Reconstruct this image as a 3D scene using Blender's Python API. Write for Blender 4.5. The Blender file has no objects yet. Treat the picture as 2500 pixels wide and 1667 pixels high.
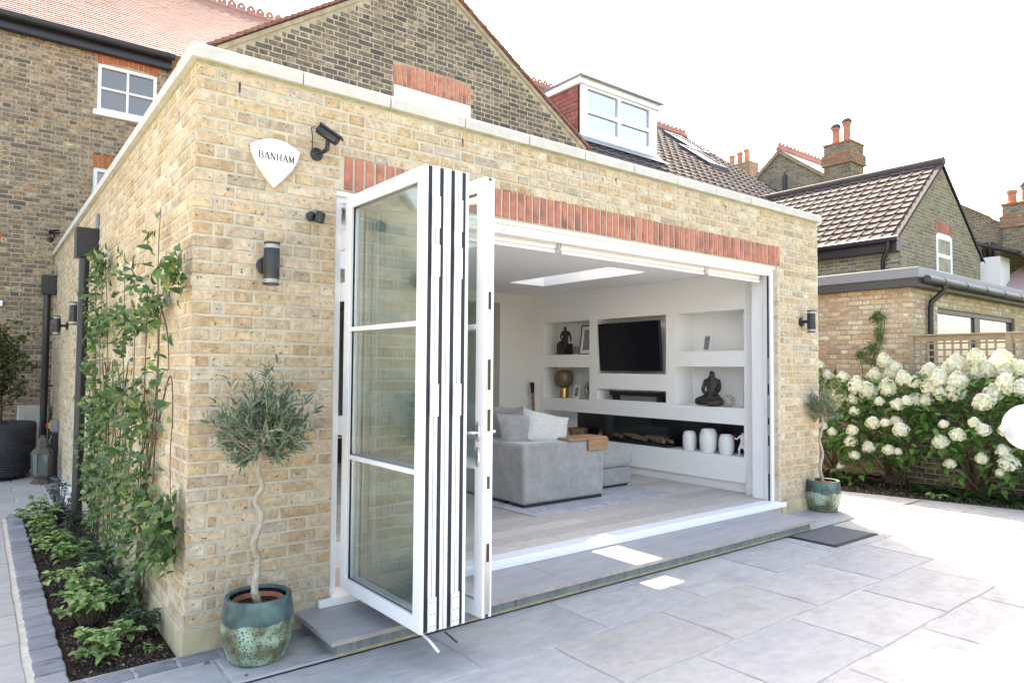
import bpy, math, random
import numpy as np
from mathutils import Matrix, Vector
random.seed(7)
S = bpy.context.scene
COL = S.collection
R = random.uniform
# ------------------------------------------------------------------ camera, world, sun, exposure
CAM = np.array([-0.9253, -4.0915, 1.5734])
YAW, PITCH, ROLL = 0.662559, 0.0385385, 0.00725514
fw = Vector((math.sin(YAW)*math.cos(PITCH), math.cos(YAW)*math.cos(PITCH), math.sin(PITCH)))
r0 = Vector((math.cos(YAW), -math.sin(YAW), 0)); u0 = r0.cross(fw)
rt = math.cos(ROLL)*r0 + math.sin(ROLL)*u0; up = math.cos(ROLL)*u0 - math.sin(ROLL)*r0
cd = bpy.data.cameras.new('camera'); cam = bpy.data.objects.new('camera', cd); COL.objects.link(cam)
cam.matrix_world = Matrix(((rt.x, up.x, -fw.x, CAM[0]), (rt.y, up.y, -fw.y, CAM[1]), (rt.z, up.z, -fw.z, CAM[2]), (0, 0, 0, 1)))
cd.sensor_width = 36; cd.sensor_fit = 'HORIZONTAL'; cd.lens = 36*1670.14/2500; cd.clip_end = 400; cd.clip_start = 0.05
S.camera = cam
SUN = Vector((2.0, 2.55, 3.36)).normalized()
W = bpy.data.worlds.new('World'); S.world = W; W.use_nodes = True
nt = W.node_tree
sky = nt.nodes.new('ShaderNodeTexSky'); sky.sky_type = 'NISHITA'; sky.sun_disc = False
sky.sun_elevation = math.asin(SUN.z); sky.sun_rotation = math.atan2(SUN.x, SUN.y)
sky.air_density = 1.0; sky.dust_density = 3.5; sky.ozone_density = 1.0
nt.links.new(sky.outputs[0], nt.nodes['Background'].inputs[0]); nt.nodes['Background'].inputs[1].default_value = 0.15
sl = bpy.data.lights.new('sun', 'SUN'); sl.energy = 3.2; sl.angle = math.radians(0.5); sl.color = (1, 0.95, 0.87)
so = bpy.data.objects.new('sun', sl); COL.objects.link(so); so.location = SUN*30
so.rotation_euler = SUN.to_track_quat('Z', 'Y').to_euler()
S.view_settings.view_transform = 'Standard'; S.view_settings.look = 'None'
S.view_settings.exposure = 2.7; S.view_settings.gamma = 1; S.view_settings.use_white_balance = True; S.view_settings.white_balance_temperature = 7900; S.view_settings.white_balance_tint = 13; S.view_settings.use_curve_mapping = False
cy = S.cycles
cy.use_denoising = True
try: cy.denoiser = 'OPENIMAGEDENOISE'
except Exception: pass
cy.max_bounces = 10; cy.diffuse_bounces = 5; cy.glossy_bounces = 5; cy.transmission_bounces = 6; cy.transparent_max_bounces = 40
cy.caustics_reflective = False; cy.caustics_refractive = False; cy.sample_clamp_indirect = 6

# ------------------------------------------------------------------ materials
MATS = {}
def lin(c): return tuple(c) + (1,)
def mat(name, c1, c2=None, scale=6, rough=.6, bump=0, bscale=80, metal=0, spec=.5, pal=None, var=.25, stretch=None,
        pits=None, bdist=.01, detail=5, c3=None, scale3=1.2, sheen=0, coat=0, trans=0, c2r=(.38, .62), c3f=.8):
    if name in MATS: return MATS[name]
    m = bpy.data.materials.new(name); m.use_nodes = True; MATS[name] = m
    N = m.node_tree.nodes; L = m.node_tree.links; P = N['Principled BSDF']
    P.inputs['Roughness'].default_value = rough; P.inputs['Metallic'].default_value = metal
    P.inputs['Specular IOR Level'].default_value = spec
    if sheen: P.inputs['Sheen Weight'].default_value = sheen
    if coat: P.inputs['Coat Weight'].default_value = coat; P.inputs['Coat Roughness'].default_value = .08
    geo = N.new('ShaderNodeNewGeometry'); vec = geo.outputs['Position']
    if stretch:
        mp = N.new('ShaderNodeMapping'); mp.inputs['Scale'].default_value = stretch; L.new(vec, mp.inputs[0]); vec = mp.outputs[0]
    oi = N.new('ShaderNodeObjectInfo'); at = N.new('ShaderNodeAttribute'); at.attribute_name = 'tint'
    ad = N.new('ShaderNodeMath'); ad.operation = 'ADD'; L.new(oi.outputs['Random'], ad.inputs[0]); L.new(at.outputs['Fac'], ad.inputs[1])
    fr = N.new('ShaderNodeMath'); fr.operation = 'FRACT'; L.new(ad.outputs[0], fr.inputs[0])
    # a per-piece offset so the grain does not run through neighbouring pieces
    off = N.new('ShaderNodeVectorMath'); off.operation = 'MULTIPLY_ADD'
    cmb = N.new('ShaderNodeCombineXYZ')
    if pal:
        for k in range(3): L.new(fr.outputs[0], cmb.inputs[k])
    off.inputs[1].default_value = (37, 53, 71); L.new(cmb.outputs[0], off.inputs[0]); L.new(vec, off.inputs[2]); vec = off.outputs[0]
    no = N.new('ShaderNodeTexNoise'); no.inputs['Scale'].default_value = scale; no.inputs['Detail'].default_value = detail
    L.new(vec, no.inputs['Vector'])
    if pal:
        cr = N.new('ShaderNodeValToRGB'); cr.color_ramp.interpolation = 'LINEAR'
        el = cr.color_ramp.elements
        while len(el) < len(pal): el.new(.5)
        for i, c in enumerate(pal): el[i].position = i/(len(pal)-1) if len(pal) > 1 else 0; el[i].color = lin(c)
        L.new(fr.outputs[0], cr.inputs[0]); base = cr.outputs[0]
    else:
        rg = N.new('ShaderNodeRGB'); rg.outputs[0].default_value = lin(c1); base = rg.outputs[0]
    if c2 is not None:
        mx = N.new('ShaderNodeMix'); mx.data_type = 'RGBA'
        mr = N.new('ShaderNodeMapRange'); mr.inputs[1].default_value, mr.inputs[2].default_value = c2r; mr.inputs[4].default_value = 1 if not pal else .65
        L.new(no.outputs[0], mr.inputs[0]); L.new(mr.outputs[0], mx.inputs[0]); L.new(base, mx.inputs[6]); mx.inputs[7].default_value = lin(c2); base = mx.outputs[2]
    if c3 is not None:
        n3 = N.new('ShaderNodeTexNoise'); n3.inputs['Scale'].default_value = scale3; n3.inputs['Detail'].default_value = 6; L.new(vec, n3.inputs['Vector'])
        m3 = N.new('ShaderNodeMapRange'); m3.inputs[1].default_value = .52; m3.inputs[2].default_value = .7; m3.inputs[4].default_value = c3f
        L.new(n3.outputs[0], m3.inputs[0]); x3 = N.new('ShaderNodeMix'); x3.data_type = 'RGBA'; L.new(m3.outputs[0], x3.inputs[0]); L.new(base, x3.inputs[6]); x3.inputs[7].default_value = lin(c3); base = x3.outputs[2]
    if pits:
        n4 = N.new('ShaderNodeTexNoise'); n4.inputs['Scale'].default_value = pits[1]; n4.inputs['Detail'].default_value = 3; L.new(vec, n4.inputs['Vector'])
        m4 = N.new('ShaderNodeMapRange'); m4.inputs[1].default_value = pits[2]; m4.inputs[2].default_value = pits[2]+.05; L.new(n4.outputs[0], m4.inputs[0])
        x4 = N.new('ShaderNodeMix'); x4.data_type = 'RGBA'; L.new(m4.outputs[0], x4.inputs[0]); L.new(base, x4.inputs[6]); x4.inputs[7].default_value = lin(pits[0]); base = x4.outputs[2]
    if var:
        hv = N.new('ShaderNodeHueSaturation'); m2 = N.new('ShaderNodeMapRange'); n2 = N.new('ShaderNodeTexNoise')
        n2.inputs['Scale'].default_value = scale*3.3; n2.inputs['Detail'].default_value = 6; L.new(vec, n2.inputs['Vector'])
        m2.inputs[3].default_value = 1-var; m2.inputs[4].default_value = 1+var; m2.inputs[1].default_value = .25; m2.inputs[2].default_value = .75
        L.new(n2.outputs[0], m2.inputs[0]); L.new(m2.outputs[0], hv.inputs['Value']); L.new(base, hv.inputs['Color']); base = hv.outputs[0]
    L.new(base, P.inputs['Base Color'])
    if bump:
        nb = N.new('ShaderNodeTexNoise'); nb.inputs['Scale'].default_value = bscale; nb.inputs['Detail'].default_value = 6; L.new(vec, nb.inputs['Vector'])
        bp = N.new('ShaderNodeBump'); bp.inputs['Strength'].default_value = bump; bp.inputs['Distance'].default_value = bdist
        L.new(nb.outputs[0], bp.inputs['Height']); L.new(bp.outputs[0], P.inputs['Normal'])
    if trans:
        tr = N.new('ShaderNodeBsdfTranslucent'); L.new(base, tr.inputs[0]); ms = N.new('ShaderNodeMixShader'); ms.inputs[0].default_value = trans
        L.new(P.outputs[0], ms.inputs[1]); L.new(tr.outputs[0], ms.inputs[2]); L.new(ms.outputs[0], N['Material Output'].inputs[0])
    return m
def glass(name, tint=(.96, .985, .98), refl=1.0, ior=1.5):
    m = bpy.data.materials.new(name); m.use_nodes = True; N = m.node_tree.nodes; L = m.node_tree.links; N.remove(N['Principled BSDF'])
    a = N.new('ShaderNodeBsdfTransparent'); a.inputs[0].default_value = lin(tint)
    g = N.new('ShaderNodeBsdfGlossy'); g.inputs['Roughness'].default_value = .0; g.inputs[0].default_value = (refl*.93, refl, refl*.99, 1)
    lw_ = N.new('ShaderNodeLayerWeight'); pw = N.new('ShaderNodeMath'); pw.operation = 'POWER'; pw.inputs[1].default_value = 4.2; L.new(lw_.outputs['Facing'], pw.inputs[0])
    f = N.new('ShaderNodeMath'); f.operation = 'MULTIPLY_ADD'; f.inputs[1].default_value = .9; f.inputs[2].default_value = (ior-1)**2/(ior+1)**2; L.new(pw.outputs[0], f.inputs[0]); mx = N.new('ShaderNodeMixShader')
    L.new(f.outputs[0], mx.inputs[0]); L.new(a.outputs[0], mx.inputs[1]); L.new(g.outputs[0], mx.inputs[2]); L.new(mx.outputs[0], N['Material Output'].inputs[0])
    return m
def pane(name, dark=(.05, .06, .07), mixf=.3, gc=(.9, .95, 1, 1)):
    m = bpy.data.materials.new(name); m.use_nodes = True; N = m.node_tree.nodes; L = m.node_tree.links; P = N['Principled BSDF']
    P.inputs['Base Color'].default_value = lin(dark); P.inputs['Roughness'].default_value = .1
    g = N.new('ShaderNodeBsdfGlossy'); g.inputs['Roughness'].default_value = .02; g.inputs[0].default_value = gc
    mx = N.new('ShaderNodeMixShader'); mx.inputs[0].default_value = mixf
    L.new(P.outputs[0], mx.inputs[1]); L.new(g.outputs[0], mx.inputs[2]); L.new(mx.outputs[0], N['Material Output'].inputs[0])
    return m
BUFF = [(.48, .35, .205), (.55, .43, .28), (.585, .475, .335), (.40, .275, .15), (.60, .50, .37), (.53, .39, .23), (.38, .315, .24), (.57, .45, .305), (.48, .335, .18), (.45, .385, .31), (.45, .32, .185), (.57, .45, .32), (.62, .54, .41), (.51, .37, .235), (.55, .42, .265), (.42, .34, .25)]
M_brick = mat('buff_brick', None, (.31, .21, .115), 9, .9, .7, 90, pal=BUFF, var=.24, c2r=(.50, .74), pits=((.15, .105, .06), 55, .64), c3=(.60, .50, .36), scale3=14, spec=.2, c3f=.45)
M_mortar = mat('mortar', (.53, .485, .38), (.465, .425, .335), 7, .95, .3, 150, var=.12, spec=.1)
STOCK = [(0.3, 0.215, 0.125), (0.18, 0.14, 0.11), (0.45, 0.335, 0.195), (0.105, 0.09, 0.085), (0.39, 0.28, 0.145), (0.49, 0.385, 0.245), (0.215, 0.15, 0.11), (0.41, 0.305, 0.215), (0.155, 0.13, 0.11), (0.46, 0.285, 0.145), (0.34, 0.235, 0.18), (0.51, 0.405, 0.275)]
M_stock = mat('london_stock_brick', None, (.13, .11, .085), 12, .95, .6, 70, pal=STOCK, var=.35, pits=((.05, .04, .035), 40, .62), spec=.15)
DARK = [(0.155, 0.125, 0.098), (0.088, 0.078, 0.08), (0.26, 0.195, 0.13), (0.072, 0.067, 0.072), (0.31, 0.235, 0.155), (0.145, 0.117, 0.098), (0.35, 0.275, 0.2), (0.098, 0.088, 0.09), (0.23, 0.168, 0.12)]
M_dark = mat('dark_brick', None, (.08, .07, .06), 12, .95, .6, 70, pal=DARK, var=.35, pits=((.03, .03, .03), 40, .62), spec=.15)
PINKY = [(.52, .40, .25), (.50, .31, .21), (.62, .52, .38), (.42, .25, .17), (.64, .55, .40), (.48, .36, .28), (.58, .46, .28), (.36, .26, .18), (.66, .58, .46), (.54, .38, .27)]
M_pinky = mat('reclaimed_brick', None, (.34, .23, .14), 9, .95, .5, 80, c2r=(.5, .75), pal=PINKY, var=.25, pits=((.15, .1, .07), 45, .66), spec=.15)
M_oldmortar = mat('old_mortar', (.40, .35, .26), (.31, .27, .195), 4, .95, .3, 100, var=.18, spec=.1)
RED = [(.47, .19, .125), (.43, .165, .11), (.50, .215, .145), (.37, .145, .105), (.48, .20, .135), (.45, .175, .115)]
M_red = mat('red_brick', None, (.32, .13, .10), 5, .9, .5, 90, pal=RED, var=.2, c3=(.16, .09, .085), scale3=5, spec=.2, c3f=.6, c2r=(.5, .75))
M_orange = mat('orange_brick', None, (.42, .13, .05), 9, .9, .4, 80, pal=[(.47, .15, .05), (.42, .12, .045), (.50, .18, .07)], var=.2, spec=.2)
M_coping = mat('cast_stone', (.56, .54, .49), (.50, .48, .43), 6, .85, .15, 120, var=.07, pits=((.35, .33, .28), 60, .7), spec=.2)
M_algae = mat('mossy_stone', (.42, .40, .24), (.34, .33, .18), 6, .95, .2, 80, var=.2)
M_plinth = mat('plinth_render', (.52, .43, .27), (.44, .37, .24), 4, .95, .3, 60, var=.15, c3=(.33, .29, .19), scale3=3)
M_white = mat('white_powder_coat', (.80, .80, .80), None, rough=.35, var=0, spec=.5)
M_paint = mat('white_gloss_paint', (.78, .78, .77), None, rough=.4, var=.03)
M_wall = mat('white_emulsion', (.84, .83, .82), None, rough=.8, var=.02, spec=.2)
M_ceil = mat('ceiling_paint', (.86, .86, .86), None, rough=.9, var=.0, spec=.2)
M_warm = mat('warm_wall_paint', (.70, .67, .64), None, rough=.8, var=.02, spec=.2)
M_black = mat('black_metal', (.018, .018, .022), None, rough=.35, var=.1, spec=.5)
M_blackp = mat('black_plastic', (.015, .015, .018), None, rough=.3, var=.1)
M_gasket = mat('black_gasket', (.008, .009, .018), None, rough=.55, var=0)
M_alu = mat('aluminium', (.62, .62, .63), None, rough=.3, metal=1, var=.05)
M_steel = mat('brushed_steel', (.68, .67, .65), None, rough=.28, metal=1, var=.04)
SLAB = [(.285, .295, .295), (.37, .37, .355), (.34, .34, .32), (.265, .28, .295), (.385, .38, .36), (.305, .315, .32), (.35, .35, .335), (.32, .31, .285)]
M_slab = mat('sandstone_slab', None, (.34, .34, .335), 3.2, .75, .6, 9, pal=SLAB, var=.10, stretch=(1, 1.7, 1), bdist=.02, c3=(.235, .245, .25), scale3=2.6, spec=.3, detail=10, c3f=.6, pits=((.20, .20, .20), 38, .70))
M_grout = mat('grout', (.40, .39, .355), (.30, .29, .265), 9, .95, .3, 120, var=.15)
M_jointc = mat('cream_grout', (.60, .56, .48), (.52, .48, .40), 9, .95, .3, 120, var=.15)
SETT = [(.15, .16, .175), (.20, .21, .225), (.24, .245, .26), (.13, .14, .155), (.18, .19, .21), (.27, .27, .275)]
M_sett = mat('slate_sett', None, (.25, .26, .27), 6, .75, .5, 12, pal=SETT, var=.2, bdist=.01, stretch=(1, 3, 1), spec=.3)
PATH = [(.36, .345, .315), (.40, .375, .335), (.33, .325, .31), (.38, .355, .315), (.31, .32, .315)]
M_path = mat('buff_slab', None, (.36, .36, .35), 2.5, .8, .4, 5, pal=PATH, var=.12, stretch=(1, 2.5, 1), bdist=.015, spec=.3)
M_porc = mat('porcelain_step', (.30, .305, .31), (.34, .345, .35), 3, .55, .1, 30, var=.05, stretch=(1, 4, 1))
M_nosing = mat('step_edge', (.34, .28, .25), (.40, .34, .30), 8, .7, .2, 60, var=.1)
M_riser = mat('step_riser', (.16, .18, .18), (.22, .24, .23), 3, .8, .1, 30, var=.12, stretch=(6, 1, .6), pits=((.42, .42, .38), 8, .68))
M_bedding = mat('bedding_mortar', (.45, .36, .20), (.36, .29, .18), 12, .95, .6, 60, var=.2)
M_soil = mat('soil', (.035, .022, .016), (.06, .04, .03), 30, 1, 1, 60, var=.5, bdist=.03, pits=((.16, .12, .09), 70, .68), spec=.1)
M_lawn = mat('lawn_ground', (.06, .09, .03), (.09, .11, .05), 3, 1, .5, 40, var=.3)
M_plank = mat('oak_plank', None, (.50, .45, .39), 3, .45, .08, 30, pal=[(.44, .40, .355), (.60, .56, .50), (.36, .33, .30), (.52, .48, .43), (.66, .60, .53), (.33, .31, .29)], var=.28, stretch=(1, 14, 1))
M_sofa = mat('grey_velvet', (.275, .265, .255), (.325, .315, .305), 5, .85, .2, 200, var=.10, sheen=.5, spec=.2, c3=(.235, .228, .22), scale3=7)
M_cushl = mat('oatmeal_fabric', (.60, .585, .55), (.53, .52, .49), 40, .9, .4, 300, var=.12, spec=.1)
M_rug = mat('faded_rug', (.52, .51, .52), (.42, .41, .44), 7, .95, .4, 200, var=.18, c3=(.50, .44, .42), scale3=4, spec=.1)
M_oak = mat('walnut_tray', (.36, .20, .10), (.28, .15, .075), 4, .5, .1, 60, var=.2, stretch=(1, 1, 12))
M_screen = mat('tv_screen', (.006, .007, .012), None, rough=.12, var=0)
M_firebk = mat('fire_backing', (.010, .011, .018), None, rough=.3, var=.15)
M_bronze = mat('dark_bronze', (.018, .013, .012), (.035, .025, .02), 20, .45, .4, 50, var=.3)
M_brass = mat('brass', (.55, .38, .15), None, rough=.3, metal=1, var=.06)
M_amber = mat('smoked_shade', (.13, .085, .045), (.17, .11, .06), 12, .2, 0, 1, var=.2)
M_ceram = mat('white_ceramic', (.78, .77, .75), None, rough=.35, var=.02)
M_ringm = mat('hammered_silver', (.40, .38, .36), (.30, .28, .26), 60, .35, .4, 120, var=.15, metal=.6)
M_photo = mat('photo_print', (.25, .27, .30), (.08, .09, .12), 45, .4, 0, 1, var=.4, c3=(.62, .58, .55), scale3=60)
M_log = mat('fire_log', (.30, .18, .09), (.12, .07, .04), 25, .9, .5, 60, var=.3)
M_guitar = mat('guitar_wood', (.25, .12, .06), (.35, .19, .09), 12, .35, 0, 1, var=.2)
M_candle = mat('candle_wax', (.66, .60, .42), None, rough=.6, var=.05)
M_terra = mat('terracotta', (.47, .17, .08), (.40, .14, .07), 14, .8, .2, 100, var=.12)
M_glaze = mat('pot_inside', (.012, .014, .018), None, rough=.2, var=.1)
M_planter = mat('ribbed_planter', (.020, .021, .028), (.035, .035, .042), 8, .6, .3, 60, var=.2)
M_bark = mat('bark', (.16, .12, .085), (.10, .075, .055), 20, .9, .7, 60, var=.25)
M_olivebark = mat('pale_trunk', (.42, .36, .28), (.33, .28, .21), 30, .9, .5, 90, var=.18)
M_stem = mat('climber_stem', (.13, .085, .05), (.08, .055, .035), 30, .9, .3, 90, var=.2)
def leafmat(n, pal, tr=.25, rough=.45): return mat(n, None, None, 20, rough, 0, 1, pal=pal, var=.2, trans=tr, spec=.22)
M_jas = leafmat('jasmine_leaf', [(.065, .135, .04), (.085, .17, .045), (.04, .09, .035), (.14, .22, .055), (.085, .15, .075), (.24, .29, .09), (.05, .105, .038), (.11, .18, .055)], rough=.42)
M_lime = leafmat('lime_leaf', [(.22, .36, .09), (.30, .43, .14), (.13, .25, .075), (.40, .50, .21), (.09, .18, .06)])
M_sarc = leafmat('dark_leaf', [(.03, .075, .035), (.045, .10, .045), (.022, .055, .03), (.07, .125, .07)], .12, .35)
M_olive = leafmat('olive_leaf', [(.10, .15, .08), (.055, .10, .05), (.21, .26, .16), (.12, .175, .10), (.27, .32, .23), (.075, .12, .07)], .15, .5)
M_rosem = leafmat('grey_green_leaf', [(.16, .21, .11), (.10, .15, .07), (.24, .28, .18), (.13, .18, .09)], .2, .5)
M_beech = leafmat('hornbeam_leaf', [(.045, .075, .02), (.08, .11, .03), (.12, .11, .05), (.03, .055, .018), (.06, .09, .03), (.16, .15, .07), (.035, .06, .02)])
M_hyd = leafmat('hydrangea_leaf', [(.085, .20, .04), (.13, .27, .06), (.055, .145, .036), (.20, .33, .09)], .45)
M_petal = leafmat('hydrangea_petal', [(.78, .78, .62), (.80, .80, .70), (.72, .75, .50), (.82, .82, .76), (.79, .79, .66)], .35, .7)
M_fern = leafmat('fern_leaf', [(.03, .085, .025), (.05, .11, .03), (.02, .06, .02)], .2, .3)
TILE = [(.078, .068, .067), (.10, .088, .086), (.065, .057, .057), (.12, .105, .10), (.088, .077, .075)]
M_tile = mat('concrete_tile', None, (.085, .068, .065), 8, .85, .3, 60, pal=TILE, var=.25, spec=.15)
M_clay = mat('clay_tile', None, (.44, .285, .25), 12, .65, .2, 80, pal=[(.46, .31, .27), (.42, .27, .235), (.50, .345, .305), (.43, .285, .25)], var=.12, spec=.5)
M_ridge = mat('red_ridge', None, (.38, .17, .13), 12, .8, .3, 60, pal=[(.46, .20, .15), (.40, .17, .125), (.50, .24, .18), (.26, .14, .12)], var=.2)
M_hung = mat('hung_tile', None, (.22, .07, .05), 14, .85, .3, 60, pal=[(.36, .13, .095), (.27, .09, .07), (.42, .17, .12), (.22, .075, .06), (.33, .115, .085)], var=.2)
M_lead = mat('lead_flashing', (.20, .21, .23), (.26, .27, .29), 6, .6, .1, 30, var=.12)
M_pot = mat('chimney_pot', (.50, .22, .13), (.42, .17, .10), 12, .8, .2, 60, var=.15)
M_grey = mat('grey_trim', (.20, .205, .22), None, rough=.5, var=.05)
M_anth = mat('anthracite', (.045, .046, .05), None, rough=.45, var=.06)
M_brown = mat('brown_fascia', (.030, .022, .024), None, rough=.4, var=.08)
M_timber = mat('weathered_timber', (.36, .28, .19), (.28, .22, .15), 6, .9, .3, 50, var=.2, stretch=(2, 2, 12))
M_mat = mat('door_mat_pile', (.14, .145, .16), (.23, .235, .25), 160, 1, 1, 260, var=.3, bdist=.02)
M_verd = mat('verdigris_metal', (.07, .075, .06), (.10, .07, .05), 14, .6, .4, 60, var=.3)
M_lglass = pane('lantern_glass', (.10, .13, .10), .12)
M_ac = mat('cream_casing', (.55, .53, .47), None, rough=.5, var=.06)
M_yel = mat('yellow_plastic', (.60, .38, .03), None, rough=.4, var=0)
M_redp = mat('red_plastic', (.45, .03, .02), None, rough=.4, var=0)
M_print = mat('black_print', (.02, .02, .025), None, rough=.6, var=0)
M_clear = glass('clear_glass'); M_bif = glass('door_glass', (.955, .98, .975), 1.0, 3.0)
M_win = pane('window_glass', (.05, .05, .05), .11, (1, .88, .74, 1)); M_blue = pane('dormer_glass', (.16, .20, .27), .42)
M_nwin = pane('neighbour_glass', (.20, .21, .20), .30)
M_hazew = mat('frosted_globe', (.80, .80, .80), None, rough=.25, var=0)
def potmat():
    m = bpy.data.materials.new('reactive_glaze'); m.use_nodes = True; N = m.node_tree.nodes; L = m.node_tree.links; P = N['Principled BSDF']
    g = N.new('ShaderNodeNewGeometry'); sx = N.new('ShaderNodeSeparateXYZ'); L.new(g.outputs['Position'], sx.inputs[0])
    n = N.new('ShaderNodeTexNoise'); n.inputs['Scale'].default_value = 7; n.inputs['Detail'].default_value = 4; L.new(g.outputs['Position'], n.inputs[0])
    a = N.new('ShaderNodeMath'); a.operation = 'MULTIPLY_ADD'; a.inputs[1].default_value = .09; L.new(n.outputs[0], a.inputs[0]); L.new(sx.outputs[2], a.inputs[2])
    st = N.new('ShaderNodeMapRange'); st.inputs[1].default_value = .252; st.inputs[2].default_value = .262; L.new(a.outputs[0], st.inputs[0])
    n2 = N.new('ShaderNodeTexNoise'); n2.inputs['Scale'].default_value = 9; n2.inputs['Detail'].default_value = 6; L.new(g.outputs['Position'], n2.inputs[0])
    c1 = N.new('ShaderNodeValToRGB'); e = c1.color_ramp.elements; e[0].position = .3; e[0].color = (.10, .065, .035, 1); e[1].position = .66; e[1].color = (.38, .48, .37, 1)
    k = e.new(.43); k.color = (.16, .17, .10, 1); k = e.new(.52); k.color = (.24, .33, .22, 1); L.new(n2.outputs[0], c1.inputs[0])
    v = N.new('ShaderNodeTexVoronoi'); v.inputs['Scale'].default_value = 70; L.new(g.outputs['Position'], v.inputs[0])
    vm = N.new('ShaderNodeMapRange'); vm.inputs[1].default_value = .26; vm.inputs[2].default_value = .36; L.new(v.outputs['Distance'], vm.inputs[0])
    x1 = N.new('ShaderNodeMix'); x1.data_type = 'RGBA'; L.new(vm.outputs[0], x1.inputs[0]); x1.inputs[6].default_value = (.03, .045, .035, 1); L.new(c1.outputs[0], x1.inputs[7])
    c2 = N.new('ShaderNodeValToRGB'); e = c2.color_ramp.elements; e[0].position = .38; e[0].color = (.025, .055, .055, 1); e[1].position = .66; e[1].color = (.085, .16, .145, 1); L.new(n2.outputs[0], c2.inputs[0])
    x2 = N.new('ShaderNodeMix'); x2.data_type = 'RGBA'; L.new(st.outputs[0], x2.inputs[0]); L.new(x1.outputs[2], x2.inputs[6]); L.new(c2.outputs[0], x2.inputs[7])
    L.new(x2.outputs[2], P.inputs['Base Color']); P.inputs['Roughness'].default_value = .42
    bp = N.new('ShaderNodeBump'); bp.inputs['Strength'].default_value = .4; bp.inputs['Distance'].default_value = .004; L.new(vm.outputs[0], bp.inputs['Height']); L.new(bp.outputs[0], P.inputs['Normal'])
    return m
M_potg = potmat()

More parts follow.
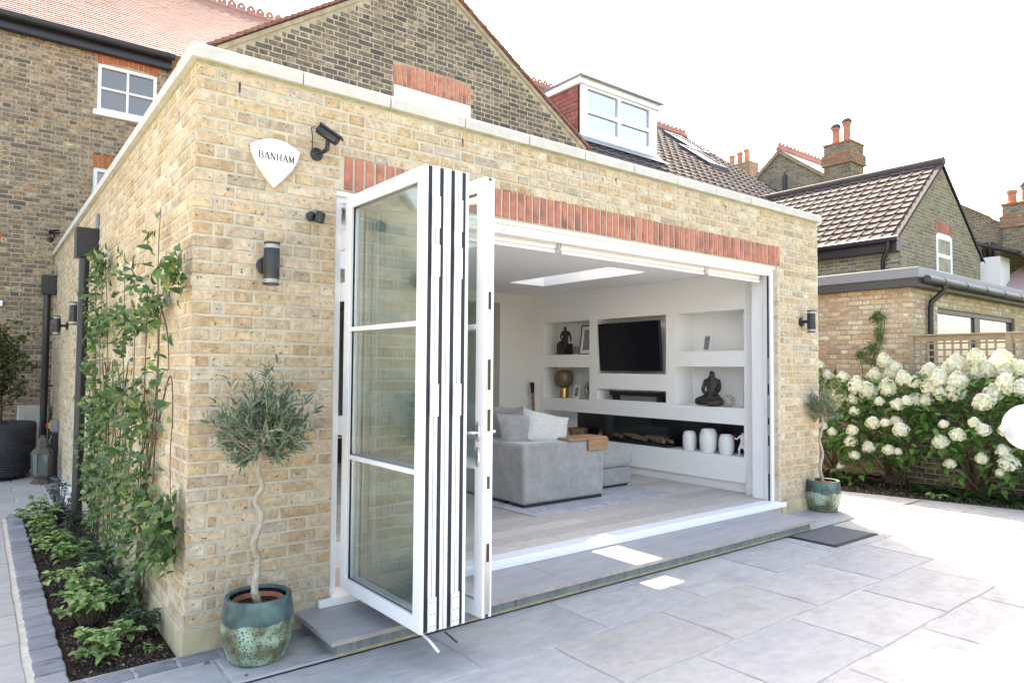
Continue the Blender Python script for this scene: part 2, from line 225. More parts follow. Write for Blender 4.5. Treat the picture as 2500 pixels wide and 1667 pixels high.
# ------------------------------------------------------------------ mesh helpers
def V(*a): return Vector(a)
class MB:
    def __init__(s): s.v = []; s.f = []; s.m = []; s.t = []
    def face(s, pts, m=0, t=0.0):
        b = len(s.v); s.v.extend([tuple(p) for p in pts]); s.f.append(tuple(range(b, b+len(pts)))); s.m.append(m); s.t.append(t)
    def box(s, a, b, m=0, M=None, t=0.0):
        x0, y0, z0 = a; x1, y1, z1 = b
        p = [V(x0, y0, z0), V(x1, y0, z0), V(x1, y1, z0), V(x0, y1, z0), V(x0, y0, z1), V(x1, y0, z1), V(x1, y1, z1), V(x0, y1, z1)]
        if M is not None: p = [M @ q for q in p]
        k = len(s.v); s.v.extend([tuple(q) for q in p])
        for f in ((0, 3, 2, 1), (4, 5, 6, 7), (0, 1, 5, 4), (1, 2, 6, 5), (2, 3, 7, 6), (3, 0, 4, 7)):
            s.f.append(tuple(k+i for i in f)); s.m.append(m); s.t.append(t)
    def tube(s, pts, rad, n=8, m=0, t=0.0, cap=True):
        pts = [Vector(p) for p in pts]; rr = rad if isinstance(rad, (list, tuple)) else [rad]*len(pts)
        rings = []; ref = None
        for i, p in enumerate(pts):
            d = (pts[min(i+1, len(pts)-1)]-pts[max(i-1, 0)])
            d = d.normalized() if d.length > 1e-9 else V(0, 0, 1)
            if ref is None: ref = V(1, 0, 0) if abs(d.x) < .8 else V(0, 1, 0)
            a = (ref - d*ref.dot(d)).normalized(); ref = a; b = d.cross(a)
            k = len(s.v)
            for j in range(n):
                q = p + (a*math.cos(2*math.pi*j/n)+b*math.sin(2*math.pi*j/n))*rr[i]; s.v.append(tuple(q))
            rings.append(k)
        for i in range(len(pts)-1):
            for j in range(n):
                s.f.append((rings[i]+j, rings[i]+(j+1) % n, rings[i+1]+(j+1) % n, rings[i+1]+j)); s.m.append(m); s.t.append(t)
        if cap:
            s.f.append(tuple(rings[0]+j for j in reversed(range(n)))); s.m.append(m); s.t.append(t)
            s.f.append(tuple(rings[-1]+j for j in range(n))); s.m.append(m); s.t.append(t)
    def lathe(s, prof, c=(0, 0, 0), n=24, m=0, sx=1, sy=1, M=None, cap=True):
        rings = []
        for r, z in prof:
            k = len(s.v)
            for j in range(n):
                q = V(c[0]+sx*r*math.cos(2*math.pi*j/n), c[1]+sy*r*math.sin(2*math.pi*j/n), c[2]+z)
                if M is not None: q = M @ q
                s.v.append(tuple(q))
            rings.append(k)
        for i in range(len(prof)-1):
            for j in range(n):
                s.f.append((rings[i]+j, rings[i]+(j+1) % n, rings[i+1]+(j+1) % n, rings[i+1]+j)); s.m.append(m); s.t.append(0.)
        for i in (0, -1):
            if cap and prof[i][0] > 1e-4:
                q = [rings[i]+j for j in range(n)]
                s.f.append(tuple(reversed(q)) if i == 0 else tuple(q)); s.m.append(m); s.t.append(0.)
    def prism(s, poly, d0, d1, ax='y', m=0):
        # poly of 2-D points (u,v): ax 'y' -> (x,z), 'x' -> (y,z), 'z' -> (x,y)
        def P(u, v, d): return (u, d, v) if ax == 'y' else ((d, u, v) if ax == 'x' else (u, v, d))
        n = len(poly); k = len(s.v)
        s.v.extend([P(u, v, d0) for u, v in poly]+[P(u, v, d1) for u, v in poly])
        s.f.append(tuple(k+i for i in range(n))); s.m.append(m); s.t.append(0.)
        s.f.append(tuple(k+n+i for i in reversed(range(n)))); s.m.append(m); s.t.append(0.)
        for i in range(n):
            s.f.append((k+i, k+n+i, k+n+(i+1) % n, k+(i+1) % n)); s.m.append(m); s.t.append(0.)
    def mesh(s, name, mats, smooth=False):
        me = bpy.data.meshes.new(name); me.from_pydata(s.v, [], s.f)
        for m in (mats if isinstance(mats, (list, tuple)) else [mats]): me.materials.append(m)
        if any(s.m): me.polygons.foreach_set('material_index', s.m)
        if any(s.t):
            a = me.attributes.new('tint', 'FLOAT', 'FACE'); a.data.foreach_set('value', s.t)
        if smooth:
            me.polygons.foreach_set('use_smooth', [True]*len(me.polygons))
            try: me.set_sharp_from_angle(angle=math.radians(smooth if smooth > 1 else 40))
            except Exception: pass
        me.update(); return me
    def build(s, name, mats, parent=None, smooth=False, bevel=0, **kw):
        me = s.mesh(name, mats, smooth); return link(name, me, parent, bevel=bevel, **kw)
def link(name, me, parent=None, M=None, bevel=0, kind=None, label=None, cat=None, group=None, local=False):
    o = bpy.data.objects.new(name, me); COL.objects.link(o)
    if parent is not None:
        o.parent = parent
        if not local and parent.type == 'EMPTY': o.matrix_parent_inverse = Matrix.Translation(-parent.location)
    if M is not None: o.matrix_basis = M
    if bevel:
        b = o.modifiers.new('bevel', 'BEVEL'); b.width = bevel; b.segments = 2; b.limit_method = 'ANGLE'; b.angle_limit = math.radians(35)
    if kind: o['kind'] = kind
    if label: o['label'] = label
    if cat: o['category'] = cat
    if group: o['group'] = group
    return o
def thing(name, loc, label, cat, group=None):
    o = bpy.data.objects.new(name, None); COL.objects.link(o); o.location = loc; o.empty_display_size = .1
    o['label'] = label; o['category'] = cat
    if group: o['group'] = group
    return o
FPX = 1670.14/2500*1024
def px(p):
    d = Vector(p)-Vector(CAM); z = d.dot(fw)
    if z < .1: return None
    return 512+FPX*d.dot(rt)/z, 341-FPX*d.dot(up)/z, z
class Pieces:
    """alike pieces of one thing: those that show largest become objects sharing meshes, the rest one joined part"""
    def __init__(s, root, name, mats, limit=300, smooth=False): s.root = root; s.name = name; s.mats = mats; s.limit = limit; s.it = []; s.cache = {}; s.smooth = smooth
    def add(s, part, key, fn, M, size, vis=1.0): s.it.append((part, key, fn, M, size*vis))
    def finish(s):
        sc = []
        for i, (part, key, fn, M, size) in enumerate(s.it):
            q = px(M.translation)
            sc.append((-size/q[2]**2, i) if q and -5 < q[0] < 1029 and -5 < q[1] < 687 else (0, i))
        sc.sort(); ind = [i for a, i in sc[:s.limit] if a < 0]; iset = set(ind)
        for i in ind:
            part, key, fn, M, size = s.it[i]
            if key not in s.cache:
                b = fn(); s.cache[key] = (b, b.mesh(s.name, s.mats, s.smooth))
            o = bpy.data.objects.new(s.name, s.cache[key][1]); COL.objects.link(o); o.parent = part
            if part.type == 'EMPTY': o.matrix_parent_inverse = Matrix.Translation(-part.location)
            o.matrix_basis = M
        rest = [i for i in range(len(s.it)) if i not in iset]
        if not rest: return
        big = MB(); vs = []
        arr = {}
        nv = 0
        for i in rest:
            part, key, fn, M, size = s.it[i]
            if key not in arr:
                b = s.cache[key][0] if key in s.cache else fn()
                arr[key] = (np.array(b.v), b.f, b.m)
            a, f, m = arr[key]; A = np.array(M)
            vs.append(a @ A[:3, :3].T + A[:3, 3]); t = random.random()*.98+.01
            big.f.extend([tuple(nv+k for k in ff) for ff in f]); big.m.extend(m); big.t.extend([t]*len(f)); nv += len(a)
        big.v = np.vstack(vs).tolist()
        o = big.build(s.name, s.mats, s.root, smooth=s.smooth); o['kind'] = 'stuff'
# ---- walls of bricks
def brick_mesh(L, h, rough=.0025, ch=.004, deep=.03):
    def f():
        b = MB(); x = L/2; z = h/2; j = lambda: R(-rough, rough)
        back = [(-x, deep, -z), (x, deep, -z), (x, deep, z), (-x, deep, z)]
        o = [(-x+j(), .004, -z+j()), (x+j(), .004, -z+j()), (x+j(), .004, z+j()), (-x+j(), .004, z+j())]
        i = [(-x+ch+abs(j()), -.002+j(), -z+ch+abs(j())), (x-ch-abs(j()), -.002+j(), -z+ch+abs(j())), (x-ch-abs(j()), -.002+j(), z-ch-abs(j())), (-x+ch+abs(j()), -.002+j(), z-ch-abs(j()))]
        b.v = back+o+i
        for k in range(4):
            n = (k+1) % 4; b.f += [(k, n, 4+n, 4+k), (4+k, 4+n, 8+n, 8+k)]
        b.f.append((8, 9, 10, 11)); b.m = [0]*9; b.t = [0.]*9
        return b
    return f
def wall_frame(O, N):
    N = Vector(N); U = (-N).cross(V(0, 0, 1)); return Vector(O), U, N
def lay(ps, part, O, N, L, z0, rows, opens=(), lim=None, course=.075, joint=.015, flip=False, vis=1., jz=.015):
    """Flemish bond on the vertical plane through O with outward normal N; opens: (u0,u1,z0,z1)"""
    O, U, N = wall_frame(O, N); Rm = Matrix((U, -N, V(0, 0, 1))).transposed().to_4x4(); h = course-jz
    for r in range(rows):
        za = z0+r*course+jz/2; zb = za+h; a, b = (lim(za+h/2) if lim else (0, L))
        iv = [(max(a, 0), min(b, L))]
        for (p, q, c, d) in opens:
            if zb > c+.01 and za < d-.01:
                nv = []
                for (s, e) in iv:
                    if q <= s or p >= e: nv.append((s, e)); continue
                    if p-s > .03: nv.append((s, p))
                    if e-q > .03: nv.append((q, e))
                iv = nv
        s = 0.; seq = []
        if r % 2 == 0: pat = [.215, .1025]
        else: pat = [.1025, .215]
        first = True; k = 0
        while s < L:
            w = pat[k % 2]
            if r % 2 == 1 and k == 1 and first: seq.append((s, s+.046)); s += .046+joint; first = False
            seq.append((s, s+w)); s += w+joint; k += 1
        if flip: seq = [(L-e, L-s) for s, e in seq]
        for (s, e) in seq:
            for (p, q) in iv:
                c, d = max(s, p), min(e, q)
                if d-c < .03: continue
                w = d-c; key = (round(w, 2), random.randrange(4), round(h, 3))
                ctr = O+U*((c+d)/2)+V(0, 0, 1)*((za+zb)/2-O.z)
                M = Matrix.Translation(ctr - N*R(-.001, .0025)) @ Rm @ Matrix.Rotation(R(-.006, .006), 4, 'Y') @ Matrix.Diagonal((w/max(key[0], .03), 1, 1, 1))
                ps.add(part, key, brick_mesh(max(key[0], .03), h), M, w*h, vis)
def panel(name, O, N, L, z0, z1, opens, thick, m, parent, inset=.004, **kw):
    O, U, N = wall_frame(O, N); b = MB()
    us = sorted({0, L}|{o[0] for o in opens}|{o[1] for o in opens}); us = [u for u in us if 0 <= u <= L]
    for a, c in zip(us[:-1], us[1:]):
        zs = [(z0, z1)]
        for o in opens:
            if o[0] < (a+c)/2 < o[1]:
                nz = []
                for (p, q) in zs:
                    if o[2] >= q or o[3] <= p: nz.append((p, q)); continue
                    if o[2] > p: nz.append((p, o[2]))
                    if o[3] < q: nz.append((o[3], q))
                zs = nz
        for (p, q) in zs:
            M = Matrix((U, -N, V(0, 0, 1))).transposed().to_4x4(); M.translation = O+V(0, 0, -O.z)
            b.box((a, inset, p), (c, thick, q), M=M)
    return b.build(name, m, parent, **kw)
def arch(ps, part, O, N, u0, u1, z0, h, n, rise=0., splay=0., key='a'):
    O, U, N = wall_frame(O, N); w = (u1-u0)/n
    for i in range(n):
        c = (i+.5)/n-.5; M = Matrix((U, -N, V(0, 0, 1))).transposed().to_4x4()
        ctr = O+U*(u0+w*(i+.5)); ctr.z = z0+h/2+rise*(1-(2*c)**2)
        M = Matrix.Translation(ctr+N*.003) @ M @ Matrix.Rotation(splay*c*2, 4, 'Y')
        bw = w-.016 if w > .05 else w-.010
        ps.add(part, (key, i % 5), brick_mesh(bw, h, .0015), M, w*h)
def window(name, parent, O, N, u0, u1, z0, z1, nx, nz, m_fr, m_gl, fr=.06, bar=.035, depth=.10, sill=True, inset=.06, top_rise=0):
    """a window part: frame mesh with sub-parts pane, sill"""
    O, U, N = wall_frame(O, N); Mx = Matrix((U, -N, V(0, 0, 1))).transposed().to_4x4(); Mx.translation = O+V(0, 0, -O.z)
    b = MB(); y0, y1 = inset, inset+depth
    b.box((u0, y0, z0), (u0+fr, y1, z1), M=Mx); b.box((u1-fr, y0, z0), (u1, y1, z1), M=Mx)
    b.box((u0+fr, y0, z0), (u1-fr, y1, z0+fr), M=Mx); b.box((u0+fr, y0, z1-fr), (u1-fr, y1, z1+top_rise), M=Mx)
    W, H = u1-u0-2*fr, z1-z0-2*fr
    for i in range(1, nx): c = u0+fr+W*i/nx; b.box((c-bar/2, y0+.01, z0+fr), (c+bar/2, y1, z1-fr), M=Mx)
    for k in range(1, nz):
        c = z0+fr+H*k/nz
        for i in range(nx):
            a = u0+fr+W*i/nx+(bar/2 if i else 0); e = u0+fr+W*(i+1)/nx-(bar/2 if i < nx-1 else 0)
            b.box((a, y0+.012, c-bar/2), (e, y1, c+bar/2), M=Mx)
    o = b.build(name, m_fr, parent)
    for i in range(nx):
        for k in range(nz):
            a = u0+fr+W*i/nx+(bar/2 if i else 0); e = u0+fr+W*(i+1)/nx-(bar/2 if i < nx-1 else 0)
            c = z0+fr+H*k/nz+(bar/2 if k else 0); d = z0+fr+H*(k+1)/nz-(bar/2 if k < nz-1 else 0)
            g = MB(); y = y0+.04+R(0, .003); g.box((a, y, c), (e, y+.012, d), M=Mx); g.build('pane', m_gl, o)
    if sill:
        g = MB(); g.box((u0-.06, -.06, z0-.09), (u1+.06, y1, z0-.001), M=Mx); g.build('sill', M_paint, o, bevel=.008)
    return o

# ------------------------------------------------------------------ ground, patio, path, beds
g = MB(); g.box((-60, -60, -.4), (80, 80, -.05)); g.build('ground', M_lawn, kind='structure')
b = MB(); b.box((-.52, -9, -.045), (8.05, -.003, -.006)); b.box((5.8, -.003, -.045), (8.05, 3, -.006)); b.face([(8.05, .36, -.006), (8.05, -9, -.006), (11.5, -9, -.006), (8.53, -1.5, -.006)])
patio = b.build('patio', M_grout, kind='structure')
def slab_mesh(w, d, t=.03, j=.006):
    def f():
        b = MB(); jj = lambda: R(-j, j); e = .006
        lo = [(-w/2, -d/2, -t), (w/2, -d/2, -t), (w/2, d/2, -t), (-w/2, d/2, -t)]
        n = 3; ring = []
        cs = [(-w/2, -d/2), (w/2, -d/2), (w/2, d/2), (-w/2, d/2)]
        for i in range(4):
            p, q = cs[i], cs[(i+1) % 4]
            for k in range(n): ring.append((p[0]+(q[0]-p[0])*k/n+jj(), p[1]+(q[1]-p[1])*k/n+jj()))
        r1 = [(x, y, -.006) for x, y in ring]; r2 = [(x*(1-2*e/w), y*(1-2*e/d), R(-.0012, .0012)) for x, y in ring]
        b.v = [(x, y, -t) for x, y in ring]+r1+r2; m = len(ring)
        for i in range(m):
            k = (i+1) % m; b.f += [(i, k, m+k, m+i), (m+i, m+k, 2*m+k, 2*m+i)]
        b.f.append(tuple(2*m+i for i in range(m))); b.m = [0]*len(b.f); b.t = [0.]*len(b.f); return b
    return f
ps = Pieces(patio, 'paving_slab', M_slab)
def slab(ps, x0, x1, y0, y1, gap=.013, z=0, part=None):
    w, d = x1-x0-gap, y1-y0-gap; key = (round(w, 2), round(d, 2), random.randrange(3))
    M = Matrix.Translation(((x0+x1)/2, (y0+y1)/2, z+R(-.0015, .0015))) @ Matrix.Rotation(R(-.002, .002), 4, 'X')
    ps.add(part or ps.root, key, slab_mesh(w, d), M, w*d)
y = -.555; row = 0
offs = [.27, -.20, .37, .87, .2, .7]
while y > -8.8:
    x = offs[row % 6]-3*.94+ (0 if row > 3 else 0)
    while x < 10.5:
        a, c = max(x, -.52), x+.94
        lim = 8.05+(.36-y)*.245
        c2 = min(c, lim-.0)
        if c2-a > .12: slab(ps, a, c2, y-.575, y)
        x += .94
    y -= .575; row += 1
for a, c in ((-.5, .12), (.12, .72), (5.75, 6.55), (6.55, 7.35), (7.35, 8.10)): slab(ps, a, c, -.53, -.17 if c < 1 else -.02)
for a, c in ((6.85, 7.45), (7.45, 8.0)):
    for yy in (0, .6, 1.2, 1.8): slab(ps, a, c, yy-.02, yy+.58)
ps.finish()
ps = Pieces(patio, 'edging_sett', M_sett)
x = -.655
while x < .66: slab(ps, x, x+.205, -.165, -.012, .016); x += .205
ps.finish()
b = MB(); b.box((-.6, -.551, -.02), (8.2, -.534, -.004)); b.build('drain_slot', M_gasket, patio)
# the side path
b = MB(); b.box((-8, -9, -.045), (-.521, 4.70, -.011)); b.box((-8, 4.7, -.045), (-.003, 9, -.011))
path = b.build('path', M_jointc, kind='structure')
ps = Pieces(path, 'paving_slab', M_path)
for c in range(3):
    y = -6+c*.33
    while y < 4.7:
        L = random.choice((.56, .84, .84, .56)); y1 = min(y+L, 4.70)
        if y1-y > .1: slab(ps, -.685-(c+1)*.6, -.685-c*.6, y, y1, .014)
        y += L
for y in np.arange(4.72, 8.9, .42):
    x = -.225-(.3 if int(y/.42) % 2 else 0)
    if int(y/.42) % 2 and True: slab(ps, -.525, -.225, y, y+.42, .014)
    while x > -3:
        slab(ps, x-.84, x, y, y+.42, .014); x -= .84
ps.finish()
ps = Pieces(path, 'edging_sett', M_sett)
y = -6.
while y < 4.68: slab(ps, -.66, -.51, y, y+.205, .016); y += .205
y = 4.78
while y < 8.8: slab(ps, -.205, -.012, y, y+.105, .016); y += .105
ps.finish()
def lumpy(name, x0, x1, y0, y1, z, amp, n, m, poly=None):
    b = MB(); nx, ny = n
    for i in range(nx+1):
        for j in range(ny+1):
            u, v = i/nx, j/ny; e = min(1, 6*min(u, 1-u)+.1)*min(1, 8*min(v, 1-v)+.1)
            xx = x0+(x1-x0)*u; yy = y0+(y1-y0)*v
            if poly: xx = poly(yy)+(x1-poly(yy))*u
            b.v.append((xx, yy, z+R(-amp, amp)*e))
    for i in range(nx):
        for j in range(ny):
            k = i*(ny+1)+j; b.f.append((k, k+ny+1, k+ny+2, k+1)); b.m.append(0); b.t.append(0.)
    return b.build(name, m, smooth=180, kind='structure')
bed = lumpy('planting_bed', -.505, -.012, -.008, 4.70, -.035, .016, (26, 160), M_soil)
lumpy('flower_bed', 8.05, 10.2, -4.5, 2.6, -.03, .02, (70, 180), M_soil, poly=lambda y: 8.06+(.36-y)*.25)
def crumbs(name, fn, n, m, r=(.004, .013)):
    b = MB()
    for _ in range(n):
        x, y, z = fn(); s = R(*r); M = Matrix.Translation((x, y, z)) @ Matrix.Rotation(R(0, 6), 4, V(R(-1, 1), R(-1, 1), 1).normalized())
        p = [M @ V(*q)*1 for q in ((s, 0, 0), (-s, 0, 0), (0, s*.8, 0), (0, -s*.8, 0), (0, 0, s*.6), (0, 0, -s*.6))]
        k = len(b.v); b.v.extend([tuple(q) for q in p]); t = random.random()
        for f in ((0, 2, 4), (2, 1, 4), (1, 3, 4), (3, 0, 4), (2, 0, 5), (1, 2, 5), (3, 1, 5), (0, 3, 5)):
            b.f.append(tuple(k+i for i in f)); b.m.append(0); b.t.append(t)
    return b.build(name, m, kind='stuff')
M_bark2 = mat('bark_mulch', None, None, 20, 1, 0, 1, pal=[(.05, .032, .022), (.09, .06, .04), (.03, .02, .015), (.16, .12, .09), (.06, .04, .03), (.28, .24, .20)], var=.3)
o = crumbs('bark_mulch', lambda: (R(-.49, -.03), R(.0, 4.6), -.025+R(-.008, .012)), 3500, M_bark2); o['label'] = 'dark bark mulch scattered over the planting bed soil'; o['category'] = 'mulch'
def _fb():
    y = R(-3, 2); return (8.08+(.36-y)*.25+abs(random.gauss(0, .5)), y, -.02+R(-.01, .015))
o = crumbs('soil_crumbs', _fb, 4000, M_bark2, (.006, .018)); o['label'] = 'crumbly dark soil under the white hydrangeas'; o['category'] = 'soil'

# ------------------------------------------------------------------ the extension
LX, LY, ZT = 6.81, 9.0, 3.29
ext = thing('house_extension', (0, 0, 0), 'single storey flat roofed extension of buff brick with pale coping and red brick lintel', 'house extension')
OPF = (.88, 5.965, -.5, 2.917)            # red lintel + door opening in the front
DOOR = (.845, 5.94, .1, 2.70)
SD = (LY-5.85, LY-4.80, .1, 2.63)          # side door, u runs from the far end
fwall = panel('front_wall', (.004, 0, 0), (0, -1, 0), LX-.008, 0, ZT, [(DOOR[0]-.004, DOOR[1]-.004, .1, DOOR[3])], .30, M_mortar, ext)
swall = panel('side_wall', (0, LY, 0), (-1, 0, 0), LY-.3, 0, ZT, [SD], .30, M_mortar, ext)
b = MB(); b.box((LX-.30, .3, 0), (LX-.004, LY, ZT)); b.build('side_wall', M_mortar, ext)
ps = Pieces(ext, 'brick', M_brick)
zb = .135
lay(ps, fwall, (0, 0, 0), (0, -1, 0), LX, zb, 42, [(.876, 6.0, -.5, 2.922), (.838, 5.947, -.5, 2.706)])
lay(ps, swall, (0, LY, 0), (-1, 0, 0), LY, zb, 42, [SD], flip=True, vis=.35)
lay(ps, fwall, (5.942, .048, 0), (-1, 0, 0), .048, .16, 34, vis=.2)
ps.finish()
ps = Pieces(ext, 'soldier_brick', M_red)
arch(ps, fwall, (0, 0, 0), (0, -1, 0), .885, 5.99, 2.708, .208, 68); ps.finish()
b = MB(); b.box((-.012, -.012, -.05), (DOOR[0]-.12, .02, .128)); b.box((-.012, .021, -.05), (.02, 4.72, .128)); b.build('plinth', M_plinth, ext, bevel=.012)
b = MB(); b.box((DOOR[1]+.05, -.012, -.05), (LX+.012, .02, .128)); b.build('plinth', M_plinth, ext, bevel=.012)
b = MB(); b.box((.006, -.0015, ZT-.002), (LX-.006, .28, ZT+.012)); b.box((-.0015, .002, ZT-.002), (.28, LY, ZT+.012)); b.build('coping_bed', M_algae, ext)
# weep vents
b = MB()
for x, z in ((.235, 3.17), (1.80, 3.17), (3.4, 3.17), (5.0, 3.17), (.935, 2.735), (2.34, 2.735), (3.75, 2.735), (5.2, 2.735)):
    for k in range(7): b.box((x-.005, -.0045, z+k*.009), (x+.005, .01, z+k*.009+.005))
b.build('weep_vent', M_bronze, ext)
# coping stones
def coping(w, d, h=.082):
    def f():
        b = MB(); b.box((-w/2, -d/2, 0), (w/2, d/2, h-.012)); b.prism([(-d/2+.0, h-.012), (d/2, h-.012), (d/2-.01, h), (-d/2+.01, h)], -w/2, w/2, 'x'); return b
    return f
ps = Pieces(ext, 'coping_stone', M_coping)
xs = [-.035, .60, 1.20, 1.80, 2.40, 3.0, 3.6, 4.2, 4.8, 5.4, 6.0, 6.845]
for a, c in zip(xs[:-1], xs[1:]):
    w = c-a-.006; ps.add(ext, ('f', round(w, 2)), coping(round(w, 2), .40), Matrix.Translation(((a+c)/2, .165, ZT+.012+R(-.001, .002))), .08*w)
y = .37
while y < LY:
    L = min(.6, LY-y)
    ps.add(ext, ('s', round(L, 2)), coping(round(L-.006, 3), .40), Matrix.Translation((.165, y+L/2, ZT+.012+R(-.001, .002))) @ Matrix.Rotation(math.pi/2, 4, 'Z'), .02*L); y += L
ps.finish()
b = MB(); b.box((LX-.35, .37, ZT+.003), (LX+.035, LY, ZT+.09)); b.build('coping', M_coping, ext)
# roof slab round the skylight and an added hidden one, ceiling, inner walls
KX0, KX1, KY0, KY1 = 4.58, 5.19, 1.22, 3.05
HX_0, HX_1, HY_0, HY_1 = 1.2, 2.7, 1.0, 3.3
b = MB()
for a, c in (((.3, .3, 2.70), (HX_0, LY, 2.98)), ((HX_1, .3, 2.70), (KX0, LY, 2.98)), ((HX_0, .3, 2.70), (HX_1, HY_0, 2.98)), ((HX_0, HY_1, 2.70), (HX_1, LY, 2.98)), ((KX1, .3, 2.70), (LX-.30, LY, 2.98)), ((KX0, .3, 2.70), (KX1, KY0, 2.98)), ((KX0, KY1, 2.70), (KX1, LY, 2.98))): b.box(a, c)
b.build('ceiling', M_ceil, ext)
b = MB(); b.box((HX_0-.06, HY_0-.06, 2.985), (HX_0-.001, HY_1+.06, 3.1)); b.box((HX_1+.001, HY_0-.06, 2.985), (HX_1+.06, HY_1+.06, 3.1)); b.box((HX_0, HY_0-.06, 2.985), (HX_1, HY_0-.001, 3.1)); b.box((HX_0, HY_1+.001, 2.985), (HX_1, HY_1+.06, 3.1))
added_skylight = b.build('skylight', M_white, ext); b = MB(); b.box((HX_0-.06, HY_0-.06, 3.102), (HX_1+.06, HY_1+.06, 3.112)); b.build('pane', M_clear, added_skylight)  # extra rooflight added out of view to brighten the room
b = MB(); b.box((KX0-.06, KY0-.06, 2.985), (KX0-.001, KY1+.06, 3.24)); b.box((KX1+.001, KY0-.06, 2.985), (KX1+.06, KY1+.06, 3.24)); b.box((KX0, KY0-.06, 2.985), (KX1, KY0-.001, 3.24)); b.box((KX0, KY1+.001, 2.985), (KX1, KY1+.06, 3.24))
skl = b.build('skylight', M_white, ext); b = MB(); b.box((KX0-.06, KY0-.06, 3.242), (KX1+.06, KY1+.06, 3.252)); b.build('pane', M_clear, skl)
b = MB(); b.box((.301, .301, 0), (.34, 4.79, 2.699)); b.box((.301, 5.86, 0), (.34, LY-.01, 2.699)); b.box((.301, 4.79, 2.64), (.34, 5.86, 2.699)); b.build('inner_wall', M_wall, ext)
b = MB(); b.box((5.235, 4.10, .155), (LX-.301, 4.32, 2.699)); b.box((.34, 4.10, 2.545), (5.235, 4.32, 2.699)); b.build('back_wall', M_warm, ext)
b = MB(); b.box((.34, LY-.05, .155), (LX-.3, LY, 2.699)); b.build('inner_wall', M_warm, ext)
M_taupe = mat('taupe_paint', (.30, .28, .26), None, rough=.7, var=.03)
b = MB(); b.box((3.9, 4.6, .155), (5.6, 4.66, 2.54)); b.build('partition', M_taupe, ext)
b = MB(); b.box((5.918, .134, .157), (LX-.301, .303, 2.699)); b.build('inner_wall', M_wall, ext)
# media wall with niches
MX = 6.02
NICHE = [(2.995, 4.004, 1.777, 2.27, .30, 1), (2.995, 4.004, 1.12, 1.59, .30, 1), (1.603, 2.842, 1.505, 2.27, .16, 1), (1.603, 2.842, 1.14, 1.29, .30, 1),
         (.47, 1.456, 1.79, 2.27, .36, 1), (.47, 1.456, 1.125, 1.607, .36, 1), (.475, 4.0, .563, .935, .36, 2)]
b = MB()
ys = sorted({.44, 4.1}|{n[0] for n in NICHE}|{n[1] for n in NICHE}); zs = sorted({.275, 2.7}|{n[2] for n in NICHE}|{n[3] for n in NICHE})
for a, c in zip(ys[:-1], ys[1:]):
    for d, e in zip(zs[:-1], zs[1:]):
        if any(n[0] < (a+c)/2 < n[1] and n[2] < (d+e)/2 < n[3] for n in NICHE): continue
        b.face([(MX, a, d), (MX, a, e), (MX, c, e), (MX, c, d)])
for n in NICHE:
    y0, y1, z0, z1, dp, bk = n; X = MX+dp
    b.face([(MX, y0, z0), (MX, y1, z0), (X, y1, z0), (X, y0, z0)]); b.face([(MX, y0, z1), (X, y0, z1), (X, y1, z1), (MX, y1, z1)])
    b.face([(MX, y0, z0), (X, y0, z0), (X, y0, z1), (MX, y0, z1)]); b.face([(MX, y1, z0), (MX, y1, z1), (X, y1, z1), (X, y1, z0)])
    if bk == 1: b.face([(X, y0, z0), (X, y1, z0), (X, y1, z1), (X, y0, z1)])
    else:
        b.face([(X, 3.62, z0), (X, 4.0, z0), (X, 4.0, z1), (X, 3.62, z1)])
b.face([(MX, .44, .275), (MX, 4.1, .275), (MX+.06, 4.1, .275), (MX+.06, .44, .275)]); b.face([(MX+.06, .44, .155), (MX+.06, .44, .275), (MX+.06, 4.1, .275), (MX+.06, 4.1, .155)])
b.face([(MX, .44, .155), (MX, .44, 2.7), (MX+.2, .44, 2.7), (MX+.2, .44, .155)])
media = b.build('media_wall', M_wall, ext)
b = MB(); b.box((MX+.36, .476, .564), (MX+.38, 3.62, .934)); b.build('fireplace_back', M_firebk, media)
b = MB(); b.box((MX-.005, .16, .155), (MX+.3, .438, 2.699)); b.box((MX-.022, .156, .156), (MX-.006, .442, .40)); b.box((MX-.030, .153, .40), (MX-.006, .445, .418)); b.box((MX-.018, .158, .419), (MX-.006, .440, .44)); b.build('pilaster', M_paint, ext, bevel=.004)
# step
st = thing('step', (3.2, -.3, 0), 'long low step of grey porcelain tread below the folding door sill', 'step')
ps = Pieces(st, 'tread', M_porc)
sx = [.615, 1.55, 2.36, 3.18, 4.0, 4.82, 5.64]
for i, (a, c) in enumerate(zip(sx[:-1], sx[1:])):
    w = c-a-.004
    def f(w=w):
        q = MB(); q.box((-w/2, -.276, -.028), (w/2, .276, 0)); return q
    ps.add(st, ('t', round(w, 2)), f, Matrix.Translation(((a+c)/2, -.288, .10+R(-.0005, .0005))), w*.5)
ps.finish()
b = MB(); b.box((.612, -.572, .073), (5.643, -.5655, .0985)); b.build('nosing', M_nosing, st)
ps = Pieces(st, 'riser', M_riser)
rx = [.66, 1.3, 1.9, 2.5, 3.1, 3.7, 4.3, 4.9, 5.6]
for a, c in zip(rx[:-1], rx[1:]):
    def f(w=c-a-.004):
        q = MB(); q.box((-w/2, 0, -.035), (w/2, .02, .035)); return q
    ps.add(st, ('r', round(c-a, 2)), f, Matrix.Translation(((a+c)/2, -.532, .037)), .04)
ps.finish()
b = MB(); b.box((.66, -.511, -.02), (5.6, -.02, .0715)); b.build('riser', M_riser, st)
b = MB(); b.box((.655, -.5335, -.02), (5.61, -.515, .012)); b.build('bedding', M_bedding, st)

